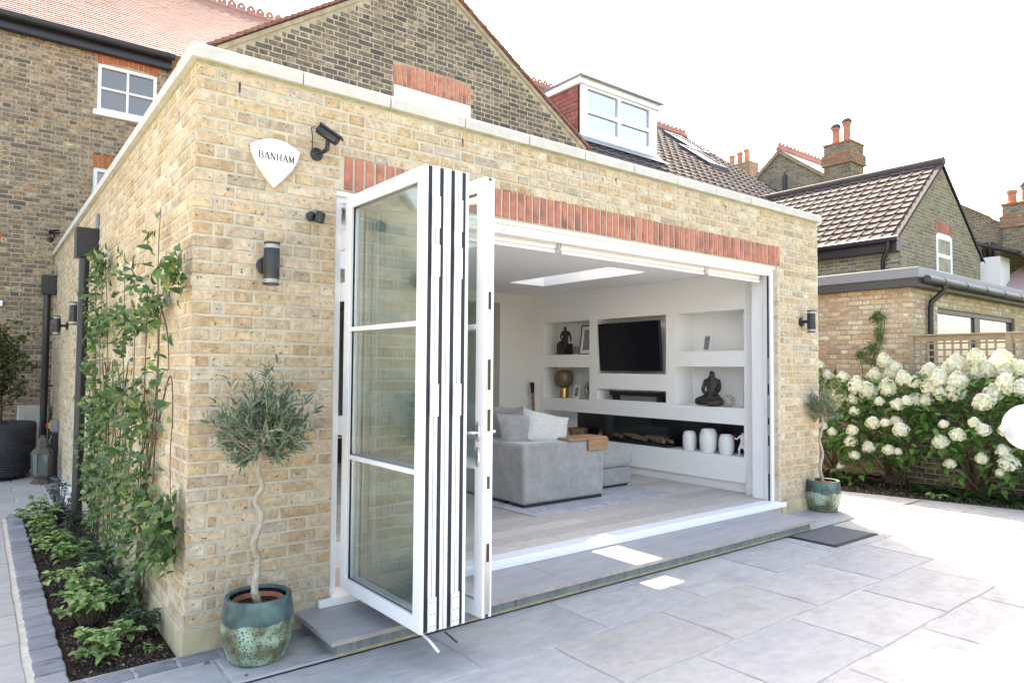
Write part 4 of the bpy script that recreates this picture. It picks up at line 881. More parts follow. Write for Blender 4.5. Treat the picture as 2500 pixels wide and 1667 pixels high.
def strokes(txt, x, z, h, y, m=M_print, sp=1.12):
    """flat serif capitals built from thin bars"""
    G = {'B': [('v', 0, .17), ('h', 1, 0, .5), ('h', .52, 0, .5), ('h', 0, 0, .55), ('d', .5, .95, .6, .75), ('d', .6, .75, .5, .55), ('d', .55, .5, .66, .27), ('d', .66, .27, .55, .03)],
         'A': [('d', .05, 0, .36, 1), ('D', .36, 1, .68, 0), ('h', .32, .16, .56), ('s', .05, 0), ('s', .68, 0)],
         'N': [('d', .1, 0, .1, 1), ('D', .1, 1, .66, 0), ('d', .66, 0, .66, 1), ('s', .1, 0), ('s', .08, 1), ('s', .66, 1)],
         'H': [('v', .02, .16), ('v', .56, .16), ('h', .5, .1, .6), ('s', .1, 0), ('s', .1, 1), ('s', .64, 0), ('s', .64, 1)],
         'M': [('d', .1, 0, .12, 1), ('D', .12, 1, .42, .1), ('d', .42, .1, .72, 1), ('v', .66, .16), ('s', .1, 0), ('s', .1, 1), ('s', .74, 0), ('s', .74, 1)],
         'E': [('v', 0, .1), ('h', 1, 0, .5), ('h', .5, 0, .42), ('h', 0, 0, .5)], 'S': [('h', 1, .05, .5), ('h', .5, .05, .5), ('h', 0, .05, .5), ('d', .05, .95, .05, .55), ('d', .5, .45, .5, .05)],
         'T': [('h', 1, 0, .6), ('v', .25, .1)], '1': [('v', .2, .12)], '9': [('h', 1, .05, .5), ('h', .5, .05, .5), ('d', .05, 1, .05, .5), ('d', .5, 1, .5, 0)], '2': [('h', 1, .05, .5), ('d', .5, 1, .05, .05), ('h', 0, 0, .5)],
         '6': [('d', .05, 1, .05, 0), ('h', .5, .05, .5), ('h', 0, .05, .5), ('d', .5, .5, .5, 0)], 'C': [('d', .05, .9, .05, .1), ('h', 1, .1, .5), ('h', 0, .1, .5)], 'U': [('d', .05, 1, .05, 0), ('d', .5, 1, .5, 0), ('h', 0, .05, .5)],
         'R': [('v', 0, .1), ('h', 1, 0, .5), ('h', .5, 0, .5), ('d', .5, 1, .5, .5), ('d', .2, .5, .55, 0)], 'I': [('v', .1, .1)], 'Y': [('d', 0, 1, .28, .5), ('d', .56, 1, .28, .5), ('d', .28, .5, .28, 0)]}
    adv = {'M': .92, 'I': .35, '1': .45, ' ': .4, 'A': .76, 'N': .82, 'H': .84, 'B': .74}
    b = MB(); k = 0
    def q(x0, z0, x1, z1, w):
        d = V(x1-x0, 0, z1-z0); nrm = V(d.z, 0, -d.x).normalized()*w/2; yy = y-.00002*len(b.f)
        p = [V(x0, 0, z0)-nrm, V(x1, 0, z1)-nrm, V(x1, 0, z1)+nrm, V(x0, 0, z0)+nrm]
        b.face([(x+p_.x*h, yy, z+p_.z*h) for p_ in p])
    for ch in txt:
        for s_ in G.get(ch, []):
            if s_[0] == 'v': q(s_[1]+s_[2]/2+k, 0, s_[1]+s_[2]/2+k, 1, s_[2])
            elif s_[0] == 'h': q(s_[2]+k, s_[1], s_[3]+k, s_[1], .08)
            elif s_[0] == 'd': q(s_[1]+k, s_[2], s_[3]+k, s_[4], .15 if ch == 'B' else .10)
            elif s_[0] == 'D': q(s_[1]+k, s_[2], s_[3]+k, s_[4], .19)
            elif s_[0] == 's': q(s_[1]+k-.13, s_[2], s_[1]+k+.13, s_[2], .06)
        k += adv.get(ch, .62)*sp
    return b, k*h
for txt, h, zc, sp in (('BANHAM', .040, 2.79, 1.12), ('EST 1926', .010, 2.847, 1.5), ('SECURITY', .010, 2.758, 1.9)):
    b, w = strokes(txt, 0, zc, h, -.0672, sp=sp); b.v = [(.44-w/2+p[0], p[1], p[2]) for p in b.v]; b.build('lettering', M_print, t)

def wall_lamp(loc, N, label):
    t = thing('wall_lamp', loc, label, 'wall lamp', 'black cylinder wall lamps')
    N = Vector(N); U = (-N).cross(V(0, 0, 1)); M = Matrix((U, -N, V(0, 0, 1))).transposed().to_4x4(); Mp = Matrix.Rotation(math.pi/2, 4, 'X')
    b = MB(); b.lathe([(0, 0), (.052, .0), (.052, .015), (.045, .02), (0, .02)], n=24, M=M @ Mp); b.build('wall_plate', M_black, t, local=True, smooth=40)
    b = MB(); b.tube([M @ V(0, -.02, 0), M @ V(0, -.075, 0)], .018, 12); b.build('arm', M_black, t, local=True, smooth=40)
    A = M @ Matrix.Translation((0, -.12, 0))
    b = MB(); b.lathe([(0, -.088), (.044, -.088), (.045, -.086), (.045, .086), (.044, .088), (0, .088)], n=28, M=A); b.build('body', M_black, t, local=True, smooth=40)
    for s_ in (1, -1):
        b = MB(); b.lathe([(.040, s_*.0885), (.040, s_*.112)], n=24, M=A); b.build('diffuser', M_lglow, t, local=True, smooth=40)
        b = MB(); z = sorted((s_*.1125, s_*.124)); b.lathe([(0, z[0]), (.045, z[0]), (.045, z[1]), (0, z[1])], n=28, M=A); b.build('cap', M_black, t, local=True, smooth=40)
M_lglow = mat('lamp_lens', (.33, .33, .31), None, rough=.15, var=.0)
wall_lamp((.40, -.004, 2.165), (0, -1, 0), 'black cylinder wall lamp below the alarm box left of the folded doors')
wall_lamp((6.42, -.004, 2.117), (0, -1, 0), 'black cylinder wall lamp on the brick pier at the right end')
wall_lamp((-.004, 6.62, 2.085), (-1, 0, 0), 'black cylinder wall lamp beyond the side door near the potted tree')
wall_lamp((-.004, 4.62, 2.125), (-1, 0, 0), 'black cylinder wall lamp half hidden behind the black downpipe')
def cctv(base, N, aim, label, sc=1.):
    t = thing('security_camera', base, label, 'security camera')
    N = Vector(N); U = (-N).cross(V(0, 0, 1)); M = Matrix((U, -N, V(0, 0, 1))).transposed().to_4x4() @ Matrix.Scale(sc, 4); Mp = Matrix.Rotation(math.pi/2, 4, 'X')
    b = MB(); b.lathe([(0, 0), (.048, 0), (.046, .012), (.02, .024), (0, .024)], n=20, M=M @ Mp); b.build('wall_plate', M_blackp, t, local=True, smooth=40)
    b = MB(); b.tube([M @ V(0, -.02, 0), M @ V(.03, -.07, .012), M @ V(.045, -.09, .03)], .013, 8); b.tube([M @ V(.045, -.09, .015), M @ V(.045, -.09, .09)], .014, 8); b.build('bracket', M_blackp, t, local=True, smooth=40)
    D = Vector(aim).normalized(); s_ = D.cross(V(0, 0, 1)).normalized(); w = s_.cross(D)
    H = M @ Matrix.Translation((.045, -.10, .125)) @ Matrix((s_, D, w)).transposed().to_4x4()
    b = MB(); b.lathe([(0, -.085), (.035, -.085), (.037, -.08), (.037, .075), (.034, .08), (.028, .07), (0, .068)], n=20, M=H @ Matrix.Rotation(-math.pi/2, 4, 'X')); b.build('body', M_blackp, t, local=True, smooth=40)
    b = MB(); b.box((-.038, -.09, .026), (.038, .10, .042), M=H); b.build('sun_shield', M_blackp, t, local=True, bevel=.004)
    b = MB(); b.lathe([(0, 0), (.018, 0), (.018, .004), (0, .004)], n=16, M=H @ Matrix.Translation((0, .072, 0)) @ Matrix.Rotation(-math.pi/2, 4, 'X')); b.build('lens', M_screen, t, local=True)
    b = MB(); b.box((-.0385, -.07, -.004), (-.0372, -.055, .008), M=H); b.box((-.0385, -.045, -.002), (-.0372, .02, .001), M=H); b.box((-.0385, -.035, .003), (-.0372, .0, .005), M=H); b.build('marking', M_ceram, t, local=True)
    b = MB(); b.tube([H @ V(0, -.085, -.01), H @ V(-.02, -.14, -.02), M @ V(-.055, -.06, .09), M @ V(-.05, -.04, .03), M @ V(-.02, -.015, .005)], .0035, 6); b.build('cable', M_blackp, t, local=True, smooth=60)
cctv((.705, -.004, 2.895), (0, -1, 0), (.62, -.45, -.52), 'black bullet security camera above the doors beside the alarm box', .86)
cctv((-.07, 8.996, 3.56), (0, -1, 0), (-.75, -.5, -.25), 'small black security camera on the old brick house wall at left', .9)
t = thing('motion_sensor', (.68, -.004, 2.50), 'small black motion sensor on the brick wall below the security camera', 'motion sensor')
b = MB(); b.lathe([(0, 0), (.032, 0), (.03, .02), (0, .025)], n=16, M=Matrix.Translation((.675, -.004, 2.50)) @ Matrix.Rotation(math.pi/2, 4, 'X')); b.build('wall_plate', M_blackp, t, smooth=40)
b = MB(); b.box((-.024, -.022, -.038), (.024, .03, .034), M=Matrix.Translation((.715, -.06, 2.492)) @ Matrix.Rotation(.6, 4, 'Z') @ Matrix.Rotation(.25, 4, 'X')); b.build('head', M_blackp, t, bevel=.012, smooth=40)
# rainwater hoppers with pipes
def downpipe(y, label, zlow=0.):
    t = thing('downpipe', (-.115, y+.07, 0), label, 'downpipe', 'black hopper heads with downpipes on the side wall')
    b = MB(); b.box((-.195, y, 2.64), (-.006, y+.2, 2.935)); b.build('hopper', M_black, t, bevel=.004)
    b = MB(); b.tube([(-.115, y+.08, .03), (-.115, y+.08, 2.638)], .047, 18); b.build('pipe', M_black, t, smooth=50)
    b = MB()
    for z in (2.28, 1.25, .30): b.tube([(-.115, y+.08, z-.02), (-.115, y+.08, z+.02)], .054, 18); b.box((-.062, y+.066, z-.012), (-.004, y+.094, z+.012))
    b.build('pipe_clip', M_black, t, smooth=50)
    b = MB(); b.prism([(y+.02, 2.94), (y+.18, 2.94), (y+.15, 3.10), (y+.05, 3.10)], -.02, -.005, 'x'); b.build('outlet_flashing', M_lead, t)
downpipe(3.83, 'near black rainwater hopper and downpipe rising from the planting bed')
downpipe(8.43, 'far black rainwater hopper and downpipe behind the potted tree')
# side door
t = thing('side_door', (.03, 5.3, .1), 'white framed glazed door in the side wall behind the downpipe', 'door')
b = MB()
for a, c in (((.02, 4.802, .1), (.10, 4.87, 2.628)), ((.02, 5.78, .1), (.10, 5.848, 2.628)), ((.02, 4.871, 2.56), (.10, 5.779, 2.628)), ((.02, 4.871, .1), (.10, 5.779, .18))): b.box(a, c)
b.build('frame', M_white, t)
b = MB(); b.box((.05, 4.871, .181), (.06, 5.779, 2.559)); b.build('pane', M_win, t)
b = MB(); b.box((-.10, 5.0, .02), (.02, 5.87, .098)); b.build('threshold', M_white, t, bevel=.005)

# ------------------------------------------------------------------ the old house behind
house = thing('brick_house', (4, 9, 0), 'old brick house with sooty gable, red tile roofs and dormer behind the extension', 'house')
GY = 4.5; GXC, GZT = 4.22, 7.40; GL, GR = 1.33, 7.27
slope_l = .675; slope_r = .632
W1 = (.51, 1.40, 5.80, 6.60); W2 = (.485, 1.36, 3.90, 4.84); W0 = (-1.75, -.71, 2.55, 3.38)
XL = -3.4
ops = [(w[0]-XL, w[1]-XL, w[2]-.0, w[3]) for w in (W1, W2, W0)]
lw = panel('left_wall', (XL, 9, 0), (0, -1, 0), 1.6-XL, 0, 6.93, ops, .35, M_oldmortar, house)
ps = Pieces(house, 'brick', [M_stock, M_dark])
# two brick finishes in one piece list: index 1 is the sooty gable
lay(ps, lw, (XL, 9, 0), (0, -1, 0), 1.6-XL, .30, 88, [(o[0]-.06 if 0 else o[0], o[1], o[2]-.09, o[3]+(.2 if i != 0 else .15)) for i, o in enumerate(ops)])
b = MB(); b.prism([(GL, 2.9), (GR, 2.9), (GR, GZT-(GR-GXC)*slope_r), (GXC, GZT), (GL, GZT-(GXC-GL)*slope_l)], GY+.004, GY+.30, 'y'); gw = b.build('gable_wall', M_oldmortar, house)
class _Shift(Pieces): pass
def lay_dark(pset, part, *a, **k):
    n0 = len(pset.it); lay(pset, part, *a, **k)
    for i in range(n0, len(pset.it)):
        pt, key, fn, M, s_ = pset.it[i]
        def f2(fn=fn):
            q = fn(); q.m = [1]*len(q.m); return q
        pset.it[i] = (pt, ('d',)+key, f2, M, s_)
def glim(z): return (max(0, GXC-(GZT-.07-z)/slope_l-GL)+.05, min(GR-GL, GXC+(GZT-.07-z)/slope_r-GL)-.05)
AX0, AX1 = 3.60, 4.94
lay_dark(ps, gw, (GL, GY, 0), (0, -1, 0), GR-GL, 4.50, 38, [(AX0-GL, AX1-GL, 4.0, 5.90)], lim=glim)
ps.finish()
b = MB(); b.box((AX0+.02, GY-.02, 4.6), (AX1-.02, GY+.003, 5.575)); ob = b.build('window', M_paint, house)
b = MB(); b.box((AX0+.09, GY-.024, 4.7), (AX1-.09, GY-.0205, 5.38)); b.build('pane', M_win, ob)
ps = Pieces(house, 'arch_brick', [M_orange, M_red])
arch(ps, lw, (XL, 9, 0), (0, -1, 0), W1[0]-XL-.02, W1[1]-XL+.02, W1[3]-.0, .19, 12, .05, .12)
arch(ps, lw, (XL, 9, 0), (0, -1, 0), W2[0]-XL-.02, W2[1]-XL+.02, W2[3]+.005, .215, 12, 0, .1)
arch(ps, lw, (XL, 9, 0), (0, -1, 0), W0[0]-XL, W0[1]-XL+.02, W0[3]+.01, .215, 14, .04, .15)
n0 = len(ps.it)
arch(ps, gw, (GL, GY, 0), (0, -1, 0), AX0-GL, AX1-GL, 5.53, .335, 18, .06, .10, 'g')
for i in range(n0, len(ps.it)):
    pt, key, fn, M, s_ = ps.it[i]
    def f2(fn=fn):
        q = fn(); q.m = [1]*len(q.m); return q
    ps.it[i] = (pt, key, f2, M, s_)
ps.finish()
window('window', house, (XL, 9, 0), (0, -1, 0), W1[0]-XL, W1[1]-XL, W1[2], W1[3], 2, 2, M_paint, M_win, .055, .035, inset=.02, top_rise=.05)
window('window', house, (XL, 9, 0), (0, -1, 0), W2[0]-XL, W2[1]-XL, W2[2], W2[3], 2, 3, M_paint, M_win, .06, .035, inset=.02)
window('window', house, (XL, 9, 0), (0, -1, 0), W0[0]-XL, W0[1]-XL, W0[2], W0[3], 2, 2, M_paint, M_win, .07, .035, inset=.02)
# wing side wall + body
b = MB(); b.box((GL+.004, GY+.31, 3.05), (GL+.3, 9.0, GZT-(GXC-GL)*slope_l-.05)); b.box((GR-.3, GY+.31, 3.05), (GR-.004, 9.0, GZT-(GR-GXC)*slope_r-.05)); b.build('wing_wall', M_stock, house)
b = MB(); b.box((7.3, 6.4, 0), (18.3, 6.7, 6.25)); b.box((18.0, 6.7, 0), (18.3, 15, 6.2)); b.build('rear_wall', M_stock, house)
# verge fillets + verge tiles on the gable
b = MB()
for s_, sl_, xe in ((-1, slope_l, GL-.1), (1, slope_r, GR+.1)):
    x1 = xe; z1 = GZT-abs(x1-GXC)*sl_
    b.prism([(GXC, GZT-.035), (GXC, GZT+.03), (x1, z1+.03), (x1, z1-.035)], GY-.03, GY+.30, 'y')
b.build('verge_mortar', mat('verge_mortar', (.36, .31, .22), (.28, .24, .165), 6, .95, .3, 60, var=.15), house)
wr = MB()
for s_, sl_, xe in ((-1, slope_l, GL-.18), (1, slope_r, GR+.18)):
    z1 = GZT-abs(xe-GXC)*sl_
    wr.face([(GXC, GY+.05, GZT+.04), (xe, GY+.05, z1+.04), (xe, 13, z1+.04), (GXC, 13, GZT+.04)]); wr.face([(GXC, GY+.05, GZT+.032), (GXC, 13, GZT+.032), (xe, 13, z1+.032), (xe, GY+.05, z1+.032)])
wing_roof = wr.build('roof', M_clay, house)
ps = Pieces(house, 'verge_tile', mat('verge_tile', None, (.19, .085, .065), 12, .8, .3, 60, pal=[(.25, .105, .08), (.19, .08, .065), (.30, .14, .105), (.14, .07, .06)], var=.2))
def vt():
    q = MB(); q.box((-.085, -.17, 0), (.085, .17, .022)); return q
for s_, sl_, xe in ((-1, slope_l, GL-.2), (1, slope_r, GR+.2)):
    a = math.atan(sl_); n = int(abs(xe-GXC)/math.cos(a)/.10)
    for i in range(n):
        d = (i+.5)*.10*math.cos(a); x = GXC+s_*d; z = GZT-d*sl_+.052
        ps.add(wing_roof, 'v', vt, Matrix.Translation((x, GY+.10+R(-.006, .006), z+.008)) @ Matrix.Rotation(s_*(a-.16), 4, 'Y'), .02*.27)
ps.finish()
def tile_plain(w=.162, l=.24, t=.013):
    def f():
        q = MB(); q.box((-w/2, -l, -t), (w/2, 0, 0)); return q
    return f
def tile_roll(w=.30, l=.36, t=.018, hgt=.03):
    def f():
        q = MB(); xs = [(-.5, .0), (-.43, .016), (-.36, .022), (-.29, .016), (-.22, .003), (.0, -.002), (.27, -.002), (.5, .003)]
        for (a, za), (c, zc) in zip(xs[:-1], xs[1:]):
            q.face([(a*w, 0, za), (c*w, 0, zc), (c*w, l, zc-.0), (a*w, l, za-.0)]); q.face([(a*w, 0, za-t), (c*w, 0, zc-t), (c*w, 0, zc), (a*w, 0, za)])
        q.face([(-.5*w, 0, -t), (-.5*w, 0, 0), (-.5*w, l, 0), (-.5*w, l, -t)]); q.face([(.5*w, 0, -t), (.5*w, l, -t), (.5*w, l, 0.003), (.5*w, 0, .003)])
        return q
    return f
def tile_roof(ps, part, P0, U, Sdir, nrows, ncols, gauge, w, fn, key, lift=.02, jit=.002, skip=None, stag=0.):
    """rows of tiles: P0 low corner, U along the eave, Sdir up the slope"""
    P0 = Vector(P0); U = Vector(U).normalized(); Sd = Vector(Sdir).normalized(); N = U.cross(Sd)
    tilt = lift/(gauge*1.2)
    for r in range(nrows):
        for c in range(ncols):
            p = P0+U*((c+.5)*w+(stag*w if r % 2 else 0))+Sd*(r*gauge)+N*(lift+R(-jit, jit))
            if skip and skip(p): continue
            Y = (Sd-N*tilt).normalized(); Z = U.cross(Y)
            M = Matrix((U, Y, Z)).transposed().to_4x4(); M.translation = p
            ps.add(part, key, fn, M, w*gauge*.5)
def plain_down(w, l, t=.013):
    def f():
        q = MB(); q.box((-w/2, 0, -t), (w/2, l, 0)); return q
    return f
# left wing roof
LE = V(XL, 8.80, 6.97); LR = V(XL, 12.0, 9.72); sd = (LR-LE); nrow = int(sd.length/.1)
b = MB(); b.face([(XL, 8.80, 6.95), (4.6, 8.80, 6.95), (4.6, 12, 9.70), (XL, 12, 9.70)]); b.face([(XL, 12, 9.69), (4.6, 12, 9.69), (4.6, 15, 7.1), (XL, 15, 7.1)]); lroof = b.build('roof', M_clay, house)
ps = Pieces(house, 'roof_tile', M_clay)
tile_roof(ps, lroof, (-1.9, 8.80, 6.965), (1, 0, 0), sd, nrow, 38, .1, .165, plain_down(.1615, .17, .02), 'p', lift=.026, jit=.002, stag=.5, skip=lambda p: p.x > 1.2 and p.z < GZT-(GXC-p.x)*slope_l-.6)
ps.finish()
def crest():
    q = MB(); q.lathe([(.0, -.21), (.085, -.21), (.085, .21), (.0, .21)], n=10, M=Matrix.Rotation(math.pi/2, 4, 'Y'))
    # pierced crest: two humps with a hole each
    for c in (-.105, .105):
        ho = [(c+.020*math.cos(a), .155+.020*math.sin(a)) for a in [i*math.pi/3 for i in range(6)]]
        ou = [(c+.10, .17), (c+.055, .225), (c-.055, .225), (c-.10, .17), (c-.10, .07), (c+.10, .07)]
        ou[1] = (c+.03, .25); ou[2] = (c-.03, .25)
        for i in range(6):
            k = (i+1) % 6
            for y_, fl_ in ((-.012, False), (.012, True)):
                pts = [(ho[i][0], y_, ho[i][1]), (ou[i][0], y_, ou[i][1]), (ou[k][0], y_, ou[k][1]), (ho[k][0], y_, ho[k][1])]
                q.face(pts[::-1] if fl_ else pts)
            q.face([(ou[i][0], -.012, ou[i][1]), (ou[i][0], .012, ou[i][1]), (ou[k][0], .012, ou[k][1]), (ou[k][0], -.012, ou[k][1])])
            q.face([(ho[k][0], -.012, ho[k][1]), (ho[k][0], .012, ho[k][1]), (ho[i][0], .012, ho[i][1]), (ho[i][0], -.012, ho[i][1])])
    return q
ps = Pieces(house, 'ridge_tile', M_ridge)
x = -1.2
while x < 6.0: ps.add(lroof, 'r', crest, Matrix.Translation((x, 12, 9.70+R(-.004, .004))) @ Matrix.Rotation(R(-.012, .012), 4, 'Y'), .1); x += .43
# right roof
E0 = V(7.2, 5.45, 5.62); RR0 = V(7.2, 11.0, 9.77); sd2 = RR0-E0; n2r = int(sd2.length/.35)
b = MB(); b.face([(7.1, 5.45, 5.60), (18.5, 5.45, 5.60), (18.5, 11, 9.75), (7.1, 11, 9.75)]); b.face([(7.1, 11, 9.74), (18.5, 11, 9.74), (18.5, 16, 6.0), (7.1, 16, 6.0)]); b.face([(18.5, 5.45, 5.60), (18.5, 5.45, 5.45), (18.5, 11, 9.6), (18.5, 11, 9.75)])
rroof = b.build('roof', M_tile, house)
pl = lambda y: 5.62+(y-5.45)*.7477
ps2 = Pieces(house, 'interlocking_tile', M_tile)
tile_roof(ps2, rroof, (7.2, 5.45, 5.61), (1, 0, 0), sd2, n2r+1, 37, .35, .305, tile_roll(.302, .41), 'i', lift=.035, jit=.003,
          skip=lambda p: 9.6 < p.x < 12.25 and 6.95 < p.y < 8.5)
ps2.finish()
x = 10.2
while x < 18.5: ps.add(rroof, 'r', crest, Matrix.Translation((x, 11, 9.78+R(-.004, .004))) @ Matrix.Rotation(R(-.012, .012), 4, 'Y'), .1); x += .43
ps.finish()
# gutter, fascia of the left roof
b = MB(); b.tube([(XL, 8.76, 6.92), (1.62, 8.76, 6.92)], .062, 10); b.build('gutter', M_black, house, smooth=50)
b = MB(); b.box((XL, 8.86, 6.74), (1.6, 8.998, 6.90)); b.build('fascia', M_black, house)
b = MB()
for x in (-1.6, -.5, .55, 1.5): b.tube([(x-.03, 8.76, 6.92), (x+.03, 8.76, 6.92)], .068, 10)
b.build('gutter_bracket', M_black, house)
# dormer
DX0, DX1, DY, DZ0, DZ1 = 9.62, 12.20, 7.0, 6.83, 8.02
b = MB(); b.box((DX0, DY, DZ0), (DX0+.12, 9.0, DZ1-.04)); b.box((DX1-.12, DY, DZ0), (DX1, 9.0, DZ1-.04)); b.box((DX0+.121, DY+.15, DZ0), (DX1-.121, 8.9, DZ1-.05)); dm = b.build('dormer', M_hung, house)
b = MB(); b.box((DX0-.10, DY-.13, DZ1+.12), (DX1+.14, 9.3, DZ1+.17)); b.build('dormer_roof', M_lead, dm)
b = MB(); b.box((DX0-.07, DY-.10, DZ1-.035), (DX1+.10, 9.2, DZ1+.118)); b.build('fascia', M_paint, dm)
b = MB(); b.tube([(DX0-.1, DY-.14, DZ1+.12), (DX1+.15, DY-.14, DZ1+.12)], .03, 8); b.build('gutter', M_grey, dm, smooth=50)
b = MB(); b.box((DX0-.02, DY-.08, DZ0-.06), (DX1+.05, DY-.001, DZ0+.04)); b.build('sill', M_paint, dm)
b = MB(); b.box((DX0-.25, DY-.40, pl(DY-.40)+.05), (DX1+.05, DY-.02, pl(DY-.40)+.07)); b.v = [(x, y, pl(y)+.075+(.008 if i % 8 > 3 else 0)) for i, (x, y, z) in enumerate(b.v)]; b.build('flashing', M_lead, dm)
fb = MB(); a0, a1, z0, z1 = DX0, DX1, DZ0+.04, DZ1-.04
cuts_x = [(a0, a0+.19), (11.04-.13, 11.04-.0), (a1-.30, a1)]
xm = (a0+.19, a0+.19+1.0, a0+.19+1.10, a1-.28); zm = (z0+.14, z0+.50, z0+.60, z1-.06)
fb.box((a0, DY-.06, z0), (xm[0], DY+.05, z1)); fb.box((xm[1], DY-.06, z0), (xm[2], DY+.05, z1)); fb.box((xm[3], DY-.06, z0), (a1, DY+.05, z1))
for p, q in ((xm[0], xm[1]), (xm[2], xm[3])):
    fb.box((p, DY-.06, z0), (q, DY+.05, zm[0])); fb.box((p, DY-.055, zm[1]), (q, DY+.05, zm[2])); fb.box((p, DY-.06, zm[3]), (q, DY+.05, z1))
fb.build('window_frame', M_paint, dm)
for p, q in ((xm[0], xm[1]), (xm[2], xm[3])):
    for c, d in ((zm[0], zm[1]), (zm[2], zm[3])):
        g = MB(); g.box((p, DY-.01, c), (q, DY+.0, d)); g.build('pane', M_blue, dm)
ps = Pieces(house, 'hung_tile', M_hung)
def ht():
    q = MB(); q.box((-.08, -.012, 0), (.08, 0, .15)); return q
for r in range(12):
    for c in range(12):
        y = DY+.06+(c+.5)*.165+(.08 if r % 2 else 0); z = DZ0+.0+r*.1
        if z > DZ1-.16 or z+.12 < pl(y): continue
        ps.add(dm, 'h', ht, Matrix.Translation((DX0-.006, y, z)) @ Matrix.Rotation(-math.pi/2, 4, 'Z') @ Matrix.Rotation(-.10, 4, 'X'), .0165*.5)
ps.finish()
for x0, y0, y1 in ((16.40, 9.02, 10.2), (15.62, 7.86, 9.0)):
    b = MB()
    for (xa, xb, ya, yb, lf) in ((x0, x0+.07, y0, y1, .12), (x0+.83, x0+.9, y0, y1, .12), (x0+.07, x0+.83, y0, y0+.08, .12), (x0+.07, x0+.83, y1-.08, y1, .12)):
        k = len(b.v); b.box((xa, ya, 0), (xb, yb, lf)); b.v[k:] = [(x, y, pl(y)+z+.02) for x, y, z in b.v[k:]]
    o = b.build('roof_window', M_anth, house)
    b = MB(); b.box((x0+.071, y0+.081, .08), (x0+.829, y1-.081, .09)); b.v = [(x, y, pl(y)+z+.02) for x, y, z in b.v]; b.build('pane', M_blue, o)

# ------------------------------------------------------------------ neighbour's extension at right
nb_ = thing('neighbour_extension', (9.75, .17, 0), 'low brick extension with grey roof edge behind the hydrangeas at right', 'house extension')
NX, NY, NZ = 9.75, .17, 2.80
NW = (10.72-NX, 14.27-NX, 1.15, 2.55)
w1 = panel('side_wall', (NX, 6, 0), (-1, 0, 0), 6-NY-.004, 0, NZ, [], .3, M_oldmortar, nb_)
w2 = panel('rear_wall', (NX+.305, NY, 0), (0, -1, 0), 6.5, 0, NZ, [(NW[0]-.305, NW[1]-.305, NW[2], NW[3])], .3, M_oldmortar, nb_)
ps = Pieces(nb_, 'brick', M_pinky)
lay(ps, w1, (NX, 6, 0), (-1, 0, 0), 6-NY, .02, 37, flip=True, vis=.8)
lay(ps, w2, (NX, NY, 0), (0, -1, 0), 6.5, .02, 37, [NW], vis=.6)
ps.finish()
b = MB(); b.box((NX-.19, NY-.19, 2.905), (17, 6.1, 3.055)); b.build('roof_edge', M_grey, nb_, bevel=.012)
b = MB(); b.box((NX-.16, NY-.16, 2.79), (17, 6.05, 2.904)); b.build('fascia', M_anth, nb_)
b = MB(); b.tube([(NX-.02, NY-.235, 2.89), (17, NY-.235, 2.89)], .055, 10); b.build('gutter', M_anth, nb_, smooth=50)
for x in np.arange(10.3, 16, .85):
    b = MB(); b.tube([(x-.025, NY-.235, 2.89), (x+.025, NY-.235, 2.89)], .062, 10); b.build('gutter_bracket', M_black, nb_)
b = MB(); b.tube([(10.34, NY-.235, 2.85), (10.34, NY-.235, 2.76), (10.30, NY-.07, 2.60), (10.30, NY-.06, 2.5), (10.30, NY-.06, .05)], .04, 12); b.build('downpipe', M_black, nb_, smooth=50)
window('window', nb_, (NX, NY, 0), (0, -1, 0), NW[0], NW[1], NW[2], NW[3], 2, 1, M_anth, M_nwin, .075, .26, inset=.03, sill=False)
b = MB(); b.lathe([(0, -.05), (.04, -.035), (.05, 0), (.04, .035), (0, .05)], c=(10.47, NY-.07, 2.69), n=14); b.build('wall_light', M_hazew, smooth=60, label='small white globe light on the neighbour wall beside the black downpipe', cat='light')
M_mid0 = mat('wall_coping', (.20, .18, .15), (.15, .135, .115), 5, .9, .3, 60, var=.2)
# boundary wall and the trellis on it
bwl = thing('boundary_wall', (9.55, -2, 0), 'dark brick boundary wall behind the hydrangea stems under the trellis', 'wall')
b = MB(); b.box((9.554, -4.6, 0), (9.72, .15, 1.395)); b.build('core', M_oldmortar, bwl)
ps = Pieces(bwl, 'brick', M_dark)  # laid in the same dark brick colours as the old gable
lay(ps, bwl, (9.55, .15, 0), (-1, 0, 0), 4.7, .0, 18, vis=.8); ps.finish()
b = MB(); b.box((9.52, -4.6, 1.396), (9.75, .15, 1.45)); b.build('coping', M_mid0, bwl, bevel=.006)
fe = thing('trellis_fence', (9.55, -.6, 1.45), 'weathered timber square trellis panel standing on the wall behind the hydrangeas', 'fence')
FX = 9.55; FT = 2.06
for y in (.07, -1.09, -2.94):
    b = MB(); b.box((FX-.06, y-.032, 1.452), (FX+.02, y+.032, FT)); b.build('post', M_timber, fe, bevel=.004)
b = MB(); b.box((FX-.065, -4.4, FT+.001), (FX+.035, .13, FT+.022)); b.build('cap_rail', M_timber, fe, bevel=.003)
b = MB(); b.box((FX-.03, -4.4, FT-.075), (FX+.0, .035, FT-.002)); b.box((FX-.03, -4.4, 1.48), (FX+.0, .035, 1.53)); b.build('rail', M_timber, fe)
for y in [-.04-.1*i for i in range(30)]:
    if abs(y+1.09) < .06 or abs(y+2.94) < .06: continue
    b = MB(); b.box((FX-.018, y-.013, 1.531), (FX-.006, y+.013, FT-.076)); b.build('lattice_slat', M_timber, fe)
for z in (1.58, 1.675, 1.77, 1.865, 1.955):
    for a, c in ((-1.055, .036), (-2.90, -1.125)):
        b = MB(); b.box((FX-.0055, a, z-.012), (FX+.006, c, z+.012)); b.build('lattice_slat', M_timber, fe)

